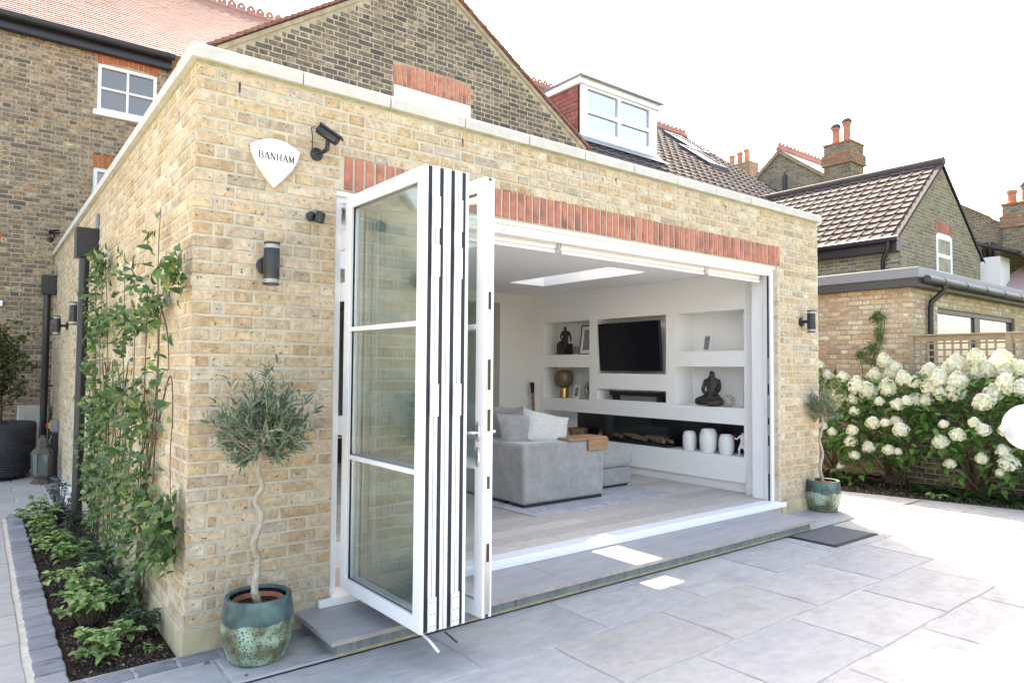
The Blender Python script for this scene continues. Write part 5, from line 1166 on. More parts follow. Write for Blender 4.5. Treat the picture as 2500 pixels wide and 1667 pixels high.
# ------------------------------------------------------------------ neighbour's gabled house
nh = thing('gabled_house', (16, 4, 0), 'brick house with steep brown tiled roof and arched gable window beyond the low extension', 'house')
HX0, HX1, HY, HZE, HZA, HXC = 13.87, 18.35, 2.0, 4.36, 6.17, 16.08
b = MB(); b.prism([(HX0, 0), (HX1, 0), (HX1, HZE), (HXC, HZA), (HX0, HZE)], HY+.004, HY+.3, 'y'); gw2 = b.build('gable_wall', M_oldmortar, nh)
sw2 = panel('side_wall', (HX0, 9, 0), (-1, 0, 0), 9-HY-.3, 0, HZE, [], .3, M_oldmortar, nh)
M_mid = mat('weathered_brick', None, (.20, .17, .12), 12, .95, .5, 70, pal=[(.24, .20, .13), (.30, .25, .16), (.18, .15, .11), (.35, .29, .18), (.27, .22, .15), (.14, .12, .10), (.33, .27, .17)], var=.3, spec=.15)
ps = Pieces(nh, 'brick', M_mid)
sl3 = (HZA-HZE)/(HXC-HX0)
WN = (15.70-HX0, 16.58-HX0, 3.70, 4.60)
lay(ps, gw2, (HX0, HY, 0), (0, -1, 0), HX1-HX0, 2.9, 44, [(WN[0], WN[1], 3.6, 4.86)], lim=lambda z: (max(0, (z+.06-HZE)/sl3), HX1-HX0-max(0, (z+.06-HZE)/((HZA-HZE)/(HX1-HXC)))))
lay(ps, sw2, (HX0, 6.0, 0), (-1, 0, 0), 6-HY, 2.7, 22, flip=True, vis=.8)
ps.finish()
ps = Pieces(nh, 'arch_brick', M_red)
arch(ps, gw2, (HX0, HY, 0), (0, -1, 0), WN[0]-.02, WN[1]+.06, WN[3]+.02, .25, 12, .04, .1); ps.finish()
window('window', nh, (HX0, HY, 0), (0, -1, 0), WN[0], WN[1], WN[2], WN[3], 1, 2, M_paint, M_nwin, .09, .08, inset=-.01, sill=False, top_rise=.04)
b = MB(); eX = HX0-.22; eZ = HZE-.22*sl3+.09
b.face([(eX, HY-.04, eZ), (HXC, HY-.04, HZA+.09), (HXC, 9, HZA+.09), (eX, 9, eZ)]); b.face([(HXC, HY-.04, HZA+.09), (HX1+.2, HY-.04, eZ), (HX1+.2, 9, eZ), (HXC, 9, HZA+.09)])
b.face([(eX, HY-.04, eZ-.08), (HXC, HY-.04, HZA+.01), (HXC, HY-.04, HZA+.09), (eX, HY-.04, eZ)]); b.face([(HXC, HY-.04, HZA+.01), (HX1+.2, HY-.04, eZ-.08), (HX1+.2, HY-.04, eZ), (HXC, HY-.04, HZA+.09)])
r3 = b.build('roof', M_tile, nh)
ps = Pieces(nh, 'roof_tile', M_tile)
sdn = V(HXC-eX, 0, HZA+.09-eZ); nr = int(sdn.length/.25)
tile_roof(ps, r3, (eX, 7.5, eZ), (0, -1, 0), sdn, nr+1, 32, .245, .235, tile_roll(.234, .30), 'n', lift=.035, jit=.003, skip=lambda p: p.y < HY)
ps.finish()
b = MB(); b.tube([(HXC, HY-.05, HZA+.12), (HXC, 9, HZA+.12)], .10, 10); b.build('ridge', M_tile, nh, smooth=50)
b = MB(); b.tube([(eX-.05, HY-.08, eZ-.03), (eX-.05, 8, eZ-.03)], .06, 10); b.build('gutter', M_black, nh, smooth=50)
b = MB(); b.box((eX+.02, HY-.02, eZ-.26), (HX0-.002, 8, eZ-.06)); b.build('fascia', M_brown, nh)
b = MB(); b.tube([(eX-.05, HY+.12, eZ-.08), (eX-.05, HY+.12, eZ-.2), (HX0-.08, HY+.30, eZ-.42), (HX0-.08, HY+.30, 2.5)], .045, 10); b.build('downpipe', M_black, nh, smooth=50)

# ------------------------------------------------------------------ distant houses
def chimney(ps, parent, x0, x1, y0, y1, z0, z1, pots, m=M_mid, mc=M_orange):
    b = MB(); b.box((x0+.01, y0+.01, z0), (x1-.01, y1-.01, z1-.02)); o = b.build('chimney', M_oldmortar, parent)
    bands = [(z0, z1-.62, 0), (z1-.62, z1-.30, .05), (z1-.30, z1, .0)]
    for (a, c, e) in bands:
        lay(ps, o, (x0-e, y1+e, 0), (-1, 0, 0), y1-y0+2*e, a, int((c-a)/.075+.5), vis=.9); lay(ps, o, (x0-e, y0-e, 0), (0, -1, 0), x1-x0+2*e, a, int((c-a)/.075+.5), vis=.5)
    b = MB(); b.box((x0-.045, y0-.045, z1-.62), (x1+.045, y1+.045, z1-.30)); b.box((x0-.02, y0-.02, z1-.019), (x1+.02, y1+.02, z1+.03)); b.build('corbel', mc, o)
    for (px_, py_, h, cap) in pots:
        q = MB(); q.lathe([(.0, 0), (.13, 0), (.13, .04), (.105, .06), (.10, h-.1), (.125, h-.08), (.125, h), (.09, h), (.08, h-.2)], c=(px_, py_, z1+.031), n=14); q.build('chimney_pot', M_pot, o, smooth=40)
        if cap: q = MB(); q.lathe([(.15, h-.02), (.15, h), (.11, h+.08), (0, h+.10)], c=(px_, py_, z1+.031), n=14); q.build('pot_cowl', M_anth, o, smooth=40)
    return o
fh = thing('far_house', (18, 6, 0), 'distant brick gable house with a tall two pot chimney', 'house')
FXP = 18.6
ap, lf, rg = (7.42, 8.36), (8.25, 7.68), (5.92, 7.24)
b = MB(); b.prism([(9.4, 0), (9.4, 6.73), ap, (rg[0], rg[1]), (4.9, rg[1]-.35), (4.9, 0)], FXP+.004, FXP+.4, 'x'); fgw = b.build('gable_wall', M_oldmortar, fh)
ps = Pieces(fh, 'brick', M_mid)
sL, sR = (ap[1]-lf[1])/(lf[0]-ap[0]), (ap[1]-rg[1])/(ap[0]-rg[0])
lay(ps, fgw, (FXP, 9.4, 0), (-1, 0, 0), 4.5, 5.4, 40, lim=lambda z: (max(0, 9.4-(ap[0]+(ap[1]-.05-z)/sL)), min(4.5, 9.4-(ap[0]-(ap[1]-.05-z)/sR)) if z > rg[1]-.2 else 4.5))
chimney(ps, fh, FXP-.25, FXP+.55, 5.12, 5.90, 5.6, 8.08, [(FXP+.0, 5.66, .52, True), (FXP+.05, 5.36, .62, True)])
ps.finish()
b = MB(); b.face([(FXP-.1, ap[0], ap[1]+.06), (FXP-.1, 5.0, ap[1]-2.42*sR+.06), (FXP+6, 5.0, ap[1]-2.42*sR+.06), (FXP+6, ap[0], ap[1]+.06)]); b.face([(FXP-.1, ap[0], ap[1]+.055), (FXP+6, ap[0], ap[1]+.055), (FXP+6, 9.6, ap[1]-2.18*sL+.06), (FXP-.1, 9.6, ap[1]-2.18*sL+.06)]); fr_ = b.build('roof', M_clay, fh)
b = MB(); b.prism([(ap[0], ap[1]-.06), (ap[0], ap[1]+.05), (rg[0]-.1, rg[1]-.02), (rg[0]-.1, rg[1]-.13)], FXP-.08, FXP+.01, 'x'); b.prism([(ap[0], ap[1]+.05), (ap[0], ap[1]-.06), (9.5, 6.60), (9.5, 6.71)], FXP-.08, FXP+.01, 'x'); b.build('verge', mat('verge_mortar', None), fh)
ps = Pieces(fh, 'ridge_tile', M_ridge)
for i in range(12): ps.add(fr_, 'r', crest, Matrix.Translation((FXP+.1+i*.43, ap[0], ap[1]+.06)), .1)
ps.finish()
b = MB(); b.tube([(FXP-.06, 7.24, 6.0), (FXP-.06, 7.24, 7.55)], .06, 8); b.tube([(FXP-.06, 7.24, 7.551), (FXP-.06, 7.24, 7.66)], [.06, .01], 8); b.build('vent_pipe', M_anth, fh)
ch = thing('chimney_stack', (22, 10.4, 0), 'small distant chimney stack with three orange pots behind the tiled roof', 'chimney')
k_ = 26/22; cv = lambda p: CAM+(np.array(p)-CAM)*k_
c0 = cv((18.4, 8.44, 7.6)); c1 = cv((18.6, 8.30, 8.17))
ps = Pieces(ch, 'brick', M_mid)
chimney(ps, ch, c0[0]-.25, c0[0]+.35, c1[1]-.1, c1[1]+1.0, 6.2, c1[2], [(c0[0]+.05, c1[1]+.22, .55, False), (c0[0]+.05, c1[1]+.52, .50, False), (c0[0]+.05, c1[1]+.86, .46, False)], mc=M_mid)
ps.finish()
fr2 = thing('far_house', (22, 2.5, 0), 'distant brick house with capped chimney at the right edge', 'house')
QX = 20.6
b = MB(); b.prism([(6.2, 0), (6.2, 5.3), (4.2, 6.9), (3.02, 6.12), (2.15, 5.52), (.9, 5.2), (.9, 0)], QX+.004, QX+.4, 'x'); qw = b.build('gable_wall', M_oldmortar, fr2)
ps = Pieces(fr2, 'brick', M_mid)
lay(ps, qw, (QX, 4.2, 0), (-1, 0, 0), 3.3, 3.9, 36, lim=lambda z: (0, min(3.3, 4.2-(4.2-(6.85-z)/.66)) if z > 5.45 else 3.3))
chimney(ps, fr2, QX-.2, QX+.6, 1.45, 2.13, 4.4, 5.98, [(QX+.0, 1.95, .36, False), (QX+.1, 1.66, .46, True)])
ps.finish()
b = MB(); b.face([(QX-.1, 4.2, 6.93), (QX-.1, 2.1, 5.52), (QX+6, 2.1, 5.52), (QX+6, 4.2, 6.93)]); b.face([(QX-.1, 4.2, 6.925), (QX+6, 4.2, 6.925), (QX+6, 6.4, 5.1), (QX-.1, 6.4, 5.1)]); b.build('roof', M_clay, fr2)
b = MB()
for y in (2.62, 2.55, 2.40): b.tube([(QX-.06, y, 4.4), (QX-.06, y, 5.05)], .03 if y != 2.55 else .06, 8)
b.build('vent_pipe', M_black, fr2)
th_ = thing('tiled_outbuilding', (19.2, 2.0, 0), 'low white rendered building with sunlit red tiled hipped roof at the right edge', 'house')
b = MB(); b.box((18.9, 1.75, 0), (19.6, 2.2, 4.42)); b.build('wall', M_paint, th_)
b = MB(); b.box((18.8, 1.35, 4.44), (20.4, 2.5, 4.50)); b.v = [(x, y, z+(y-1.35)*.38) for x, y, z in b.v]; b.build('roof', M_tile, th_)
b = MB(); b.tube([(18.8, 1.32, 4.44), (20.4, 1.32, 4.44)], .05, 8); b.build('gutter', M_black, th_)
b = MB(); P_ = [(18.95, 2.1, 3.55), (18.95, .9, 3.45), (26, -1.4, 3.3), (20.5, 1.6, 4.42), (27, 1.6, 4.6)]
b.face([P_[1], P_[3], P_[0]][::-1]); b.face([P_[1], P_[2], P_[4], P_[3]]); r5 = b.build('roof', M_clay, th_)
ps = Pieces(th_, 'roof_tile', M_clay, 300)
A_, B_, C_ = Vector(P_[1]), Vector(P_[2]), Vector(P_[3]); U_ = (B_-A_).normalized(); Nn = U_.cross(C_-A_).normalized(); Sd_ = Nn.cross(U_)
tile_roof(ps, r5, A_, U_, Sd_, 15, 26, .115, .17, plain_down(.165, .16), 'q', lift=.018, stag=.5, skip=lambda p: (p-A_).dot(U_) < ((C_-A_).dot(U_))*((p-A_).dot(Sd_)/max(.01, (C_-A_).dot(Sd_)))-.05)
ps.finish()

# ------------------------------------------------------------------ plants
def leaf_mesh(l, w, fold=.25, droop=.15, n=3):
    """a folded, pointed leaf along +Y with its face to +Z"""
    def f():
        q = MB(); pts = []
        for i in range(n+1):
            t_ = i/n; hw = w/2*math.sin(math.pi*min(.98, t_*.92+.06))**.8 if 0 < i < n else 0
            y_ = l*t_; z_ = -droop*l*t_*t_; pts.append((hw, y_, z_))
        for i in range(n):
            (a, y0_, z0_), (c, y1_, z1_) = pts[i], pts[i+1]
            for s_ in (1, -1):
                p = [(0, y0_, z0_), (s_*a, y0_, z0_+a*fold), (s_*c, y1_, z1_+c*fold), (0, y1_, z1_)]
                if a < 1e-6: p.pop(1)
                elif c < 1e-6: p.pop(2)
                q.face(p if s_ > 0 else p[::-1])
        return q
    return f
def orient(p, d, n):
    d = Vector(d).normalized(); n = Vector(n); x = d.cross(n)
    if x.length < 1e-4: x = d.cross(V(.3, .5, .8))
    x.normalize(); z = x.cross(d); M = Matrix((x, d, z)).transposed().to_4x4(); M.translation = p; return M
def rv(s=1): return V(random.gauss(0, 1), random.gauss(0, 1), random.gauss(0, 1)).normalized()*s
def leaf_at(ps, part, p, d, n, l, w, keys=5, scale=(.75, 1.2), tag=''):
    k = random.randrange(keys); s_ = R(*scale)
    ps.add(part, (tag, k), leaf_mesh(l*(.85+.08*k), w*(.85+.07*((k*3) % 5)), .2+.08*k, .05+.08*k), orient(p, d, n) @ Matrix.Scale(s_, 4), l*w*s_*s_)
# climber
cl = thing('climbing_plant', (-.05, 1.6, 0), 'evergreen climber with glossy leaves trained up the side wall of the extension', 'climbing plant')
stems = MB(); ps = Pieces(cl, 'leaf', M_jas, 300, smooth=180)
def spline(pts, n=6):
    out = []; P = [Vector(p) for p in pts]; P = [P[0]]+P+[P[-1]]
    for i in range(1, len(P)-2):
        for j in range(n):
            t_ = j/n; a, b_, c, d = P[i-1:i+3]
            out.append(.5*((2*b_)+(c-a)*t_+(2*a-5*b_+4*c-d)*t_*t_+(3*b_-a-3*c+d)*t_**3))
    out.append(P[-2]); return out
def runner(yz, dens, l=.07, w=.036, r=.005, spread=.05, off=.045):
    pts = spline([(-off-R(0, .02), y+R(-.02, .02), z) for y, z in yz], 6)
    stems.tube(pts, [r*(1-.6*i/len(pts)) for i in range(len(pts))], 5)
    L = sum((pts[i+1]-pts[i]).length for i in range(len(pts)-1)); n = int(L*dens*1.2)
    for _ in range(n):
        i = random.randrange(len(pts)-1); p = pts[i].lerp(pts[i+1], random.random())+V(-abs(random.gauss(0, spread*.8)), random.gauss(0, spread), random.gauss(0, spread))
        d = V(R(-1, .1), R(-1, 1), R(-.7, .9)); leaf_at(ps, cl, p, d, V(-1, R(-.8, .4), R(0, 1.2)), l, w, scale=(.7, 1.25))
def clump(y, z, ry, rz, n, l=.072, w=.037, depth=.12):
    for _ in range(int(n*1.0)):
        a = rv(); u = random.random()**.5; p = V(-.03-abs(a.x)*u*depth, y+a.y*u*ry, z+a.z*u*rz)
        leaf_at(ps, cl, p, V(R(-1, .1), R(-1, 1), R(-.8, .7)), V(-1, R(-.9, .4), R(0, 1.1)), l, w, scale=(.7, 1.25))
B1 = (.94, .05)
runner([B1, (.9, .5), (.72, 1.0), (.62, 1.5), (.60, 2.0), (.68, 2.3), (.58, 2.55)], 22)
runner([B1, (.75, .45), (.62, .9), (.55, 1.5), (.45, 1.9), (.15, 2.08), (.0, 2.1)], 26)
runner([B1, (1.0, .6), (.95, 1.2), (.9, 1.8), (1.0, 2.1), (1.25, 2.2)], 30)
runner([B1, (.6, .4), (.3, .65), (.12, .75), (.08, .55)], 60)
runner([(.55, 1.1), (.3, 1.45), (.18, 1.5), (.10, 1.3), (.16, 1.05), (.12, .8)], 16)
runner([(.45, 1.9), (.3, 1.75), (.22, 1.55)], 12)
B2 = (2.1, .05)
runner([B2, (1.9, .5), (1.8, 1.0), (1.75, 1.6), (1.8, 2.1), (1.95, 2.45)], 34)
runner([B2, (1.6, .4), (1.4, .9), (1.3, 1.5), (1.35, 1.9)], 38)
runner([B2, (2.3, .6), (2.5, 1.2), (2.6, 1.9), (2.9, 2.4), (3.1, 2.55)], 40)
runner([(2.9, .05), (2.9, .6), (3.0, 1.2), (3.1, 1.8), (3.0, 2.3)], 46)
runner([(2.9, .05), (3.2, .6), (3.3, 1.3), (3.4, 1.9), (3.5, 2.3)], 46)
for c in ((.05, 2.08, .14, .16, 60), (.10, .66, .17, .25, 120), (.25, .55, .2, .2, 60), (.62, 1.95, .2, .12, 50), (1.2, 1.85, .35, .14, 70), (1.1, 1.25, .5, .22, 150), (2.2, 1.3, .5, .25, 130), (3.1, 2.45, .45, .18, 110), (3.0, 1.9, .6, .16, 110), (2.1, 1.95, .4, .12, 50),
          (2.9, 1.1, .6, .3, 170), (1.9, .75, .5, .3, 150), (2.9, .5, .7, .3, 170), (.85, .75, .35, .22, 90), (1.3, .45, .4, .2, 70), (3.6, 1.4, .4, .4, 90), (3.5, .7, .4, .4, 90)):
    clump(*c)
for i in range(8):
    y = .94+R(-.06, .06); stems.tube(spline([(-.06+R(-.02, .02), y, .0), (-.06, y+R(-.15, .1), .35), (-.05, y+R(-.3, .2), .8), (-.05, y-.2+R(-.3, .3), 1.3)], 4), .0045, 5)
for i in range(8):
    y = R(2.0, 3.0); stems.tube(spline([(-.08+R(-.03, .03), y, .0), (-.06, y+R(-.2, .2), .45), (-.05, y+R(-.4, .4), 1.0), (-.05, y+R(-.5, .5), 1.6)], 4), .0045, 5)
stems.build('stem', M_stem, cl, smooth=60); ps.finish()
# shrubs in the planting bed
def shrub(name, loc, r, h, n, m, label, cat, group, l, w, whorl=True, limit=70, stemm=M_stem):
    t = thing(name, loc, label, cat, group); L_ = Vector(loc); sb = MB(); ps = Pieces(t, 'leaf', m, limit, smooth=180)
    k = max(3, n//9)
    for i in range(k):
        a = R(0, 6.28); rr = r*random.random()**.6; tip = L_+V(rr*math.cos(a), rr*math.sin(a), h*R(.45, 1)*(1-.45*(rr/r)**2))
        base = L_+V(rr*.3*math.cos(a), rr*.3*math.sin(a), 0); mid = (base+tip)/2+V(0, 0, .03); sb.tube([base, mid, tip], [.004, .003, .002], 4)
        for j in range(n//k):
            top = j < 6; q = tip+rv(.008) if top else mid.lerp(tip, random.random())
            b_ = R(0, 6.28); el = R(-.1, .45) if top else R(-.3, .5)
            d = V(math.cos(b_), math.sin(b_), el); leaf_at(ps, t, q, d, V(R(-.3, .3), R(-.3, .3), 1), l, w, scale=(.7, 1.2))
    sb.build('stem', stemm, t); ps.finish(); return t
side = [('nearest to the corner of the setts', -.34, .33, .13, .24), ('second from the front edge of the bed', -.33, .88, .12, .19), ('third from the front edge of the bed', -.36, 1.28, .13, .21), ('beside the middle dark shrubs', -.33, 1.72, .14, .23), ('just beyond the middle of the bed', -.34, 2.2, .15, .24), ('beside the stems of the farther climber', -.33, 2.75, .15, .25), ('third from the far end of the bed', -.35, 3.25, .15, .25), ('next to last at the far end of the bed', -.36, 3.75, .15, .26), ('at the far end of the bed', -.40, 4.35, .15, .34)]
for lb, x, y, r, h in side:
    k_ = R(.85, 1.25); shrub('lime_shrub', (x+R(-.03, .05), y+R(-.06, .06), -.03), r*1.1*k_, h*R(.85, 1.25), int(165*k_), M_lime, 'low lime green shrub '+lb, 'shrub', 'lime green shrubs along the setts', .056, .042)
for lb, x, y, r, h in (('standing nearest to the brick corner', -.14, .50, .12, .22), ('below the nearer climber stems', -.16, .98, .14, .25), ('behind the nearer climber stems', -.17, 1.45, .15, .27), ('against the middle of the side wall', -.16, 2.0, .15, .28), ('below the farther climber', -.18, 2.6, .15, .28), ('in front of the black downpipe', -.20, 3.3, .15, .28), ('beside the black drain box', -.18, 4.72, .16, .40)):
    shrub('dark_shrub', (x, y, -.03), r, h, 170, M_sarc, 'low dark green narrow leaved shrub '+lb, 'shrub', 'dark green shrubs along the wall', .062, .019)
t = shrub('weed', (-.14, .13, -.03), .07, .09, 26, M_lime, 'small green weed at the front corner of the planting bed', 'weed', None, .05, .008)
t = thing('drain_box', (-.24, 4.38, 0), 'black plastic drain box at the far end of the planting bed', 'drain box')
b = MB(); b.box((-.36, 4.25, -.02), (-.12, 4.30, .09)); b.box((-.36, 4.46, -.02), (-.12, 4.51, .09)); b.box((-.36, 4.301, -.02), (-.31, 4.459, .09)); b.box((-.17, 4.301, -.02), (-.12, 4.459, .09)); b.build('rim', M_blackp, t, bevel=.012)
b = MB(); b.box((-.309, 4.302, -.02), (-.171, 4.458, .02)); b.build('grate', M_blackp, t)
b = MB(); b.tube(spline([(-.20, .45, .0), (-.21, .8, .012), (-.18, 1.3, .006), (-.22, 1.9, .01), (-.2, 2.8, .005)], 5), .009, 8); b.build('irrigation_pipe', M_blackp, smooth=60, label='thin black irrigation pipe lying along the planting bed', cat='pipe')
# olive trees in glazed pots
def glazed_pot(loc, label, r=.187, h=.335):
    t = thing('glazed_pot', loc, label, 'pot', 'green glazed pots by the doors'); L_ = loc
    pr = [(0, .0), (r*.70, .0), (r*.80, .015), (r*.95, .10), (r, .17), (r*.985, .25), (r*.93, .31), (r*.92, h), (r*.90, h+.004), (r*.80, h+.002), (r*.79, h-.01)]
    b = MB(); b.lathe(pr, c=L_, n=40, cap=False); b.build('body', M_potg, t, smooth=50)
    b = MB(); b.lathe([(r*.79, h-.011), (r*.80, h-.10), (r*.8, h-.2)], c=L_, n=32, cap=False); b.build('lining', M_glaze, t, smooth=50)
    b = MB(); b.lathe([(r*.60, h-.13), (r*.70, h-.045), (r*.715, h-.035), (r*.715, h-.025), (r*.675, h-.025), (r*.665, h-.05)], c=L_, n=32, cap=False); b.build('inner_pot', M_terra, t, smooth=40)
    b = MB(); n = 28; b.v.append((L_[0], L_[1], L_[2]+h-.038))
    for i in range(n): b.v.append((L_[0]+r*.668*math.cos(2*math.pi*i/n), L_[1]+r*.668*math.sin(2*math.pi*i/n), L_[2]+h-.050+R(-.003, .003)))
    for i in range(n): b.f.append((0, 1+i, 1+(i+1) % n)); b.m.append(0); b.t.append(0.)
    b.build('soil', M_soil, t)
    return t
def olive(loc, label, trunk, c, rad, n, m, l, w, up_=.5, spikes=(), leafn=13):
    t = thing('olive_tree', loc, label, 'tree', 'lollipop olive trees on twisted stems'); tb = MB()
    pts = spline(trunk, 7); tb.tube(pts, [.021*(1-.4*i/len(pts))*R(.9, 1.12) for i in range(len(pts))], 10); top = pts[-1]
    o = tb.build('trunk', M_olivebark, t, smooth=60)
    br = MB(); ps = Pieces(t, 'leaf', m, 300, smooth=180); C_ = Vector(c)
    for i in range(n):
        if i < len(spikes): tip = Vector(spikes[i])
        else:
            a = rv(); a.z = a.z*.85+.12; a.normalize(); u = R(.55, 1.0); tip = C_+V(a.x*rad[0]*u, a.y*rad[0]*u, a.z*rad[1]*u)
        base = top.lerp(C_, R(0, .7))+rv(.05)
        mid = base.lerp(tip, .55)+V(0, 0, -.02)+rv(.02); pp = spline([base, mid, tip], 5); br.tube(pp, [.004*(1-.75*k/len(pp)) for k in range(len(pp))], 4)
        for j in range(leafn):
            s_ = .30+.70*j/leafn; k = min(int(s_*(len(pp)-1)), len(pp)-2); q = pp[k].lerp(pp[k+1], random.random()); ax = (pp[k+1]-pp[k]).normalized()
            for sd_ in (0, 1):
                side_ = (rv()-ax*.0).cross(ax).normalized(); d = ax*R(.5, 1.1)+side_*R(.5, .9)+V(0, 0, up_*.15)
                leaf_at(ps, t, q, d, rv()+V(0, 0, .8), l, w, scale=(.65, 1.15))
    br.build('branch', M_olivebark, t); ps.finish(); return t
glazed_pot((.315, -.275, 0), 'larger looking green and rust glazed pot at the brick corner by the folded doors')
olive((.315, -.275, .28), 'olive tree with round silver crown on twisted pale stem at the left', [(.325, -.27, .27), (.29, -.29, .36), (.305, -.27, .44), (.315, -.25, .52), (.285, -.27, .60), (.30, -.29, .68), (.325, -.27, .76), (.295, -.25, .84), (.325, -.27, .91), (.30, -.28, 1.0), (.315, -.275, 1.10)],
      (.325, -.28, 1.24), (.30, .24), 95, M_olive, .058, .0125, spikes=[(.40, -.29, 1.62), (.35, -.26, 1.55), (.44, -.30, 1.52), (.27, -.26, 1.53), (.20, -.3, 1.50), (.12, -.33, 1.52), (.50, -.22, 1.46), (.58, -.26, 1.41), (.05, -.3, 1.40), (.62, -.3, 1.34), (.31, -.35, 1.50), (.02, -.26, 1.30), (.36, -.2, 1.58)])
glazed_pot((6.63, -.13, 0), 'green glazed pot standing at the right end of the step')
olive((6.63, -.13, .28), 'small feathery olive tree on a twisted stem at the right end of the step', [(6.63, -.13, .27), (6.61, -.13, .36), (6.57, -.13, .44), (6.58, -.13, .53), (6.62, -.13, .61), (6.60, -.13, .70), (6.56, -.13, .79), (6.60, -.13, .88), (6.63, -.13, .95), (6.63, -.13, 1.06)],
      (6.66, -.14, 1.19), (.25, .21), 95, M_rosem, .052, .0075, spikes=[(6.62, -.14, 1.46), (6.52, -.2, 1.42), (6.72, -.1, 1.42), (6.45, -.25, 1.33)], leafn=11)
# potted hornbeam at the far left
t = thing('planter', (-.70, 7.75, 0), 'large round ribbed black planter on the side terrace', 'planter')
b = MB(); pr = [(0, 0), (.30, 0), (.36, .05)]
for i in range(20):
    z = .06+i*.034; rr = .37+.09*math.sin(min(1, z/.5)*math.pi/2); pr += [(rr, z), (rr+.006, z+.012), (rr, z+.024)]
pr += [(.455, .76), (.44, .77), (.42, .76), (.42, .66), (0, .66)]
b.lathe(pr, c=(-.70, 7.75, 0), n=40); b.build('body', M_planter, t, smooth=25)
b = MB(); b.lathe([(0, .672), (.41, .665)], c=(-.70, 7.75, 0), n=24); b.build('soil', M_soil, t)
t = thing('hornbeam_tree', (-.70, 7.75, .66), 'bushy hornbeam tree with dry brownish leaves growing in the black planter', 'tree')
tb = MB(); tb.tube(spline([(-.70, 7.75, .66), (-.68, 7.74, 1.0), (-.72, 7.76, 1.4), (-.70, 7.75, 2.0)], 5), [.05]*8+[.03]*8, 8)
ps = Pieces(t, 'leaf', M_beech, 300, smooth=180)
for i in range(110):
    a = rv(); z0_ = R(.95, 2.05); rr = R(.3, .56); zt = z0_+R(-.1, .3); zt = min(zt, 2.42); tip = V(-.70+a.x*rr, 7.75+a.y*rr, zt)
    bs = V(-.70, 7.75, z0_-.1); pp = spline([bs, bs.lerp(tip, .5)+rv(.05), tip], 4); tb.tube(pp, [.009*(1-.75*k/len(pp)) for k in range(len(pp))], 4)
    for j in range(24):
        s_ = R(.35, 1.0); k = min(int(s_*(len(pp)-1)), len(pp)-2); q = pp[k].lerp(pp[k+1], random.random())+rv(.05)
        if q.z < 1.15 and random.random() < .6: continue
        leaf_at(ps, t, q, rv()+V(0, 0, -.2), rv()+V(0, 0, 1), .062, .036)
tb.build('trunk', M_bark, t, smooth=60); ps.finish()
# lantern
t = thing('lantern', (-.22, 7.0, 0), 'tall verdigris metal lantern on the paving beside the black planter', 'lantern')
lx, ly = -.21, 6.98
def hexr(prof): b = MB(); b.lathe(prof, c=(lx, ly, 0), n=6); return b
b = hexr([(0, 0), (.13, 0), (.13, .015), (.09, .05), (.09, .07), (.115, .09), (.115, .10), (0, .10)]); b.build('base', M_verd, t)
b = hexr([(0, .39), (.13, .39), (.13, .41), (.09, .46), (.07, .47), (.07, .54), (.06, .58), (.03, .60), (.025, .63), (0, .635)]); b.build('lid', M_verd, t)
for i in range(6):
    a = i*math.pi/3; b = MB(); b.tube([(lx+.108*math.cos(a), ly+.108*math.sin(a), .10), (lx+.122*math.cos(a), ly+.122*math.sin(a), .39)], .008, 6); b.build('bar', M_verd, t)
    a2 = (i+1)*math.pi/3; b = MB(); b.face([(lx+.104*math.cos(a), ly+.104*math.sin(a), .105), (lx+.104*math.cos(a2), ly+.104*math.sin(a2), .105), (lx+.117*math.cos(a2), ly+.117*math.sin(a2), .388), (lx+.117*math.cos(a), ly+.117*math.sin(a), .388)]); b.build('pane', M_lglass, t)
# air conditioning unit
t = thing('air_conditioner', (-.23, 8.7, 0), 'cream outdoor air conditioning unit behind the potted tree', 'air conditioner')
b = MB(); b.box((-.43, 8.52, .25), (-.05, 8.88, .945)); b.build('casing', M_ac, t, bevel=.012)
b = MB(); b.box((-.36, 8.512, .50), (-.24, 8.519, .86)); b.build('side_panel', M_coping, t)
b = MB(); b.face([(-.15, 8.517, .79), (-.10, 8.517, .79), (-.125, 8.517, .835)]); b.build('warning_sticker', M_print, t)
for y in (8.58, 8.8):
    b = MB(); b.box((-.40, y, 0), (-.08, y+.05, .249)); b.build('foot', M_black, t)
t = thing('isolator_switch', (-.04, 8.1, .7), 'grey isolator box with a red and yellow rotary switch low on the side wall', 'switch')
b = MB(); b.box((-.10, 7.42, .64), (-.004, 7.50, .80)); b.build('box', M_grey, t, bevel=.006)
b = MB(); b.box((-.12, 7.425, .68), (-.101, 7.495, .76)); b.build('plate', M_yel, t, bevel=.004)
b = MB(); b.box((-.15, 7.445, .69), (-.121, 7.475, .75)); b.build('switch_knob', M_redp, t, bevel=.008)
b = MB(); b.box((-.08, 7.44, .02), (-.004, 7.50, .62)); b.build('cable_trunking', M_black, t)
b = MB(); b.tube(spline([(-.06, 7.46, .64), (-.10, 7.44, .50), (-.05, 7.5, .42), (-.04, 7.6, .55)], 5), .008, 6); b.build('cable', M_grey, t)
# door mat
t = thing('door_mat', (5.5, -.79, 0), 'dark grey rubber backed doormat lying on the paving by the right end of the step', 'door mat')
b = MB(); b.box((5.13, -1.03, .001), (5.94, -.56, .008)); b.build('backing', M_blackp, t, bevel=.003)
b = MB(); b.box((5.165, -1.0, .0085), (5.905, -.59, .014)); b.build('pile', M_mat, t)

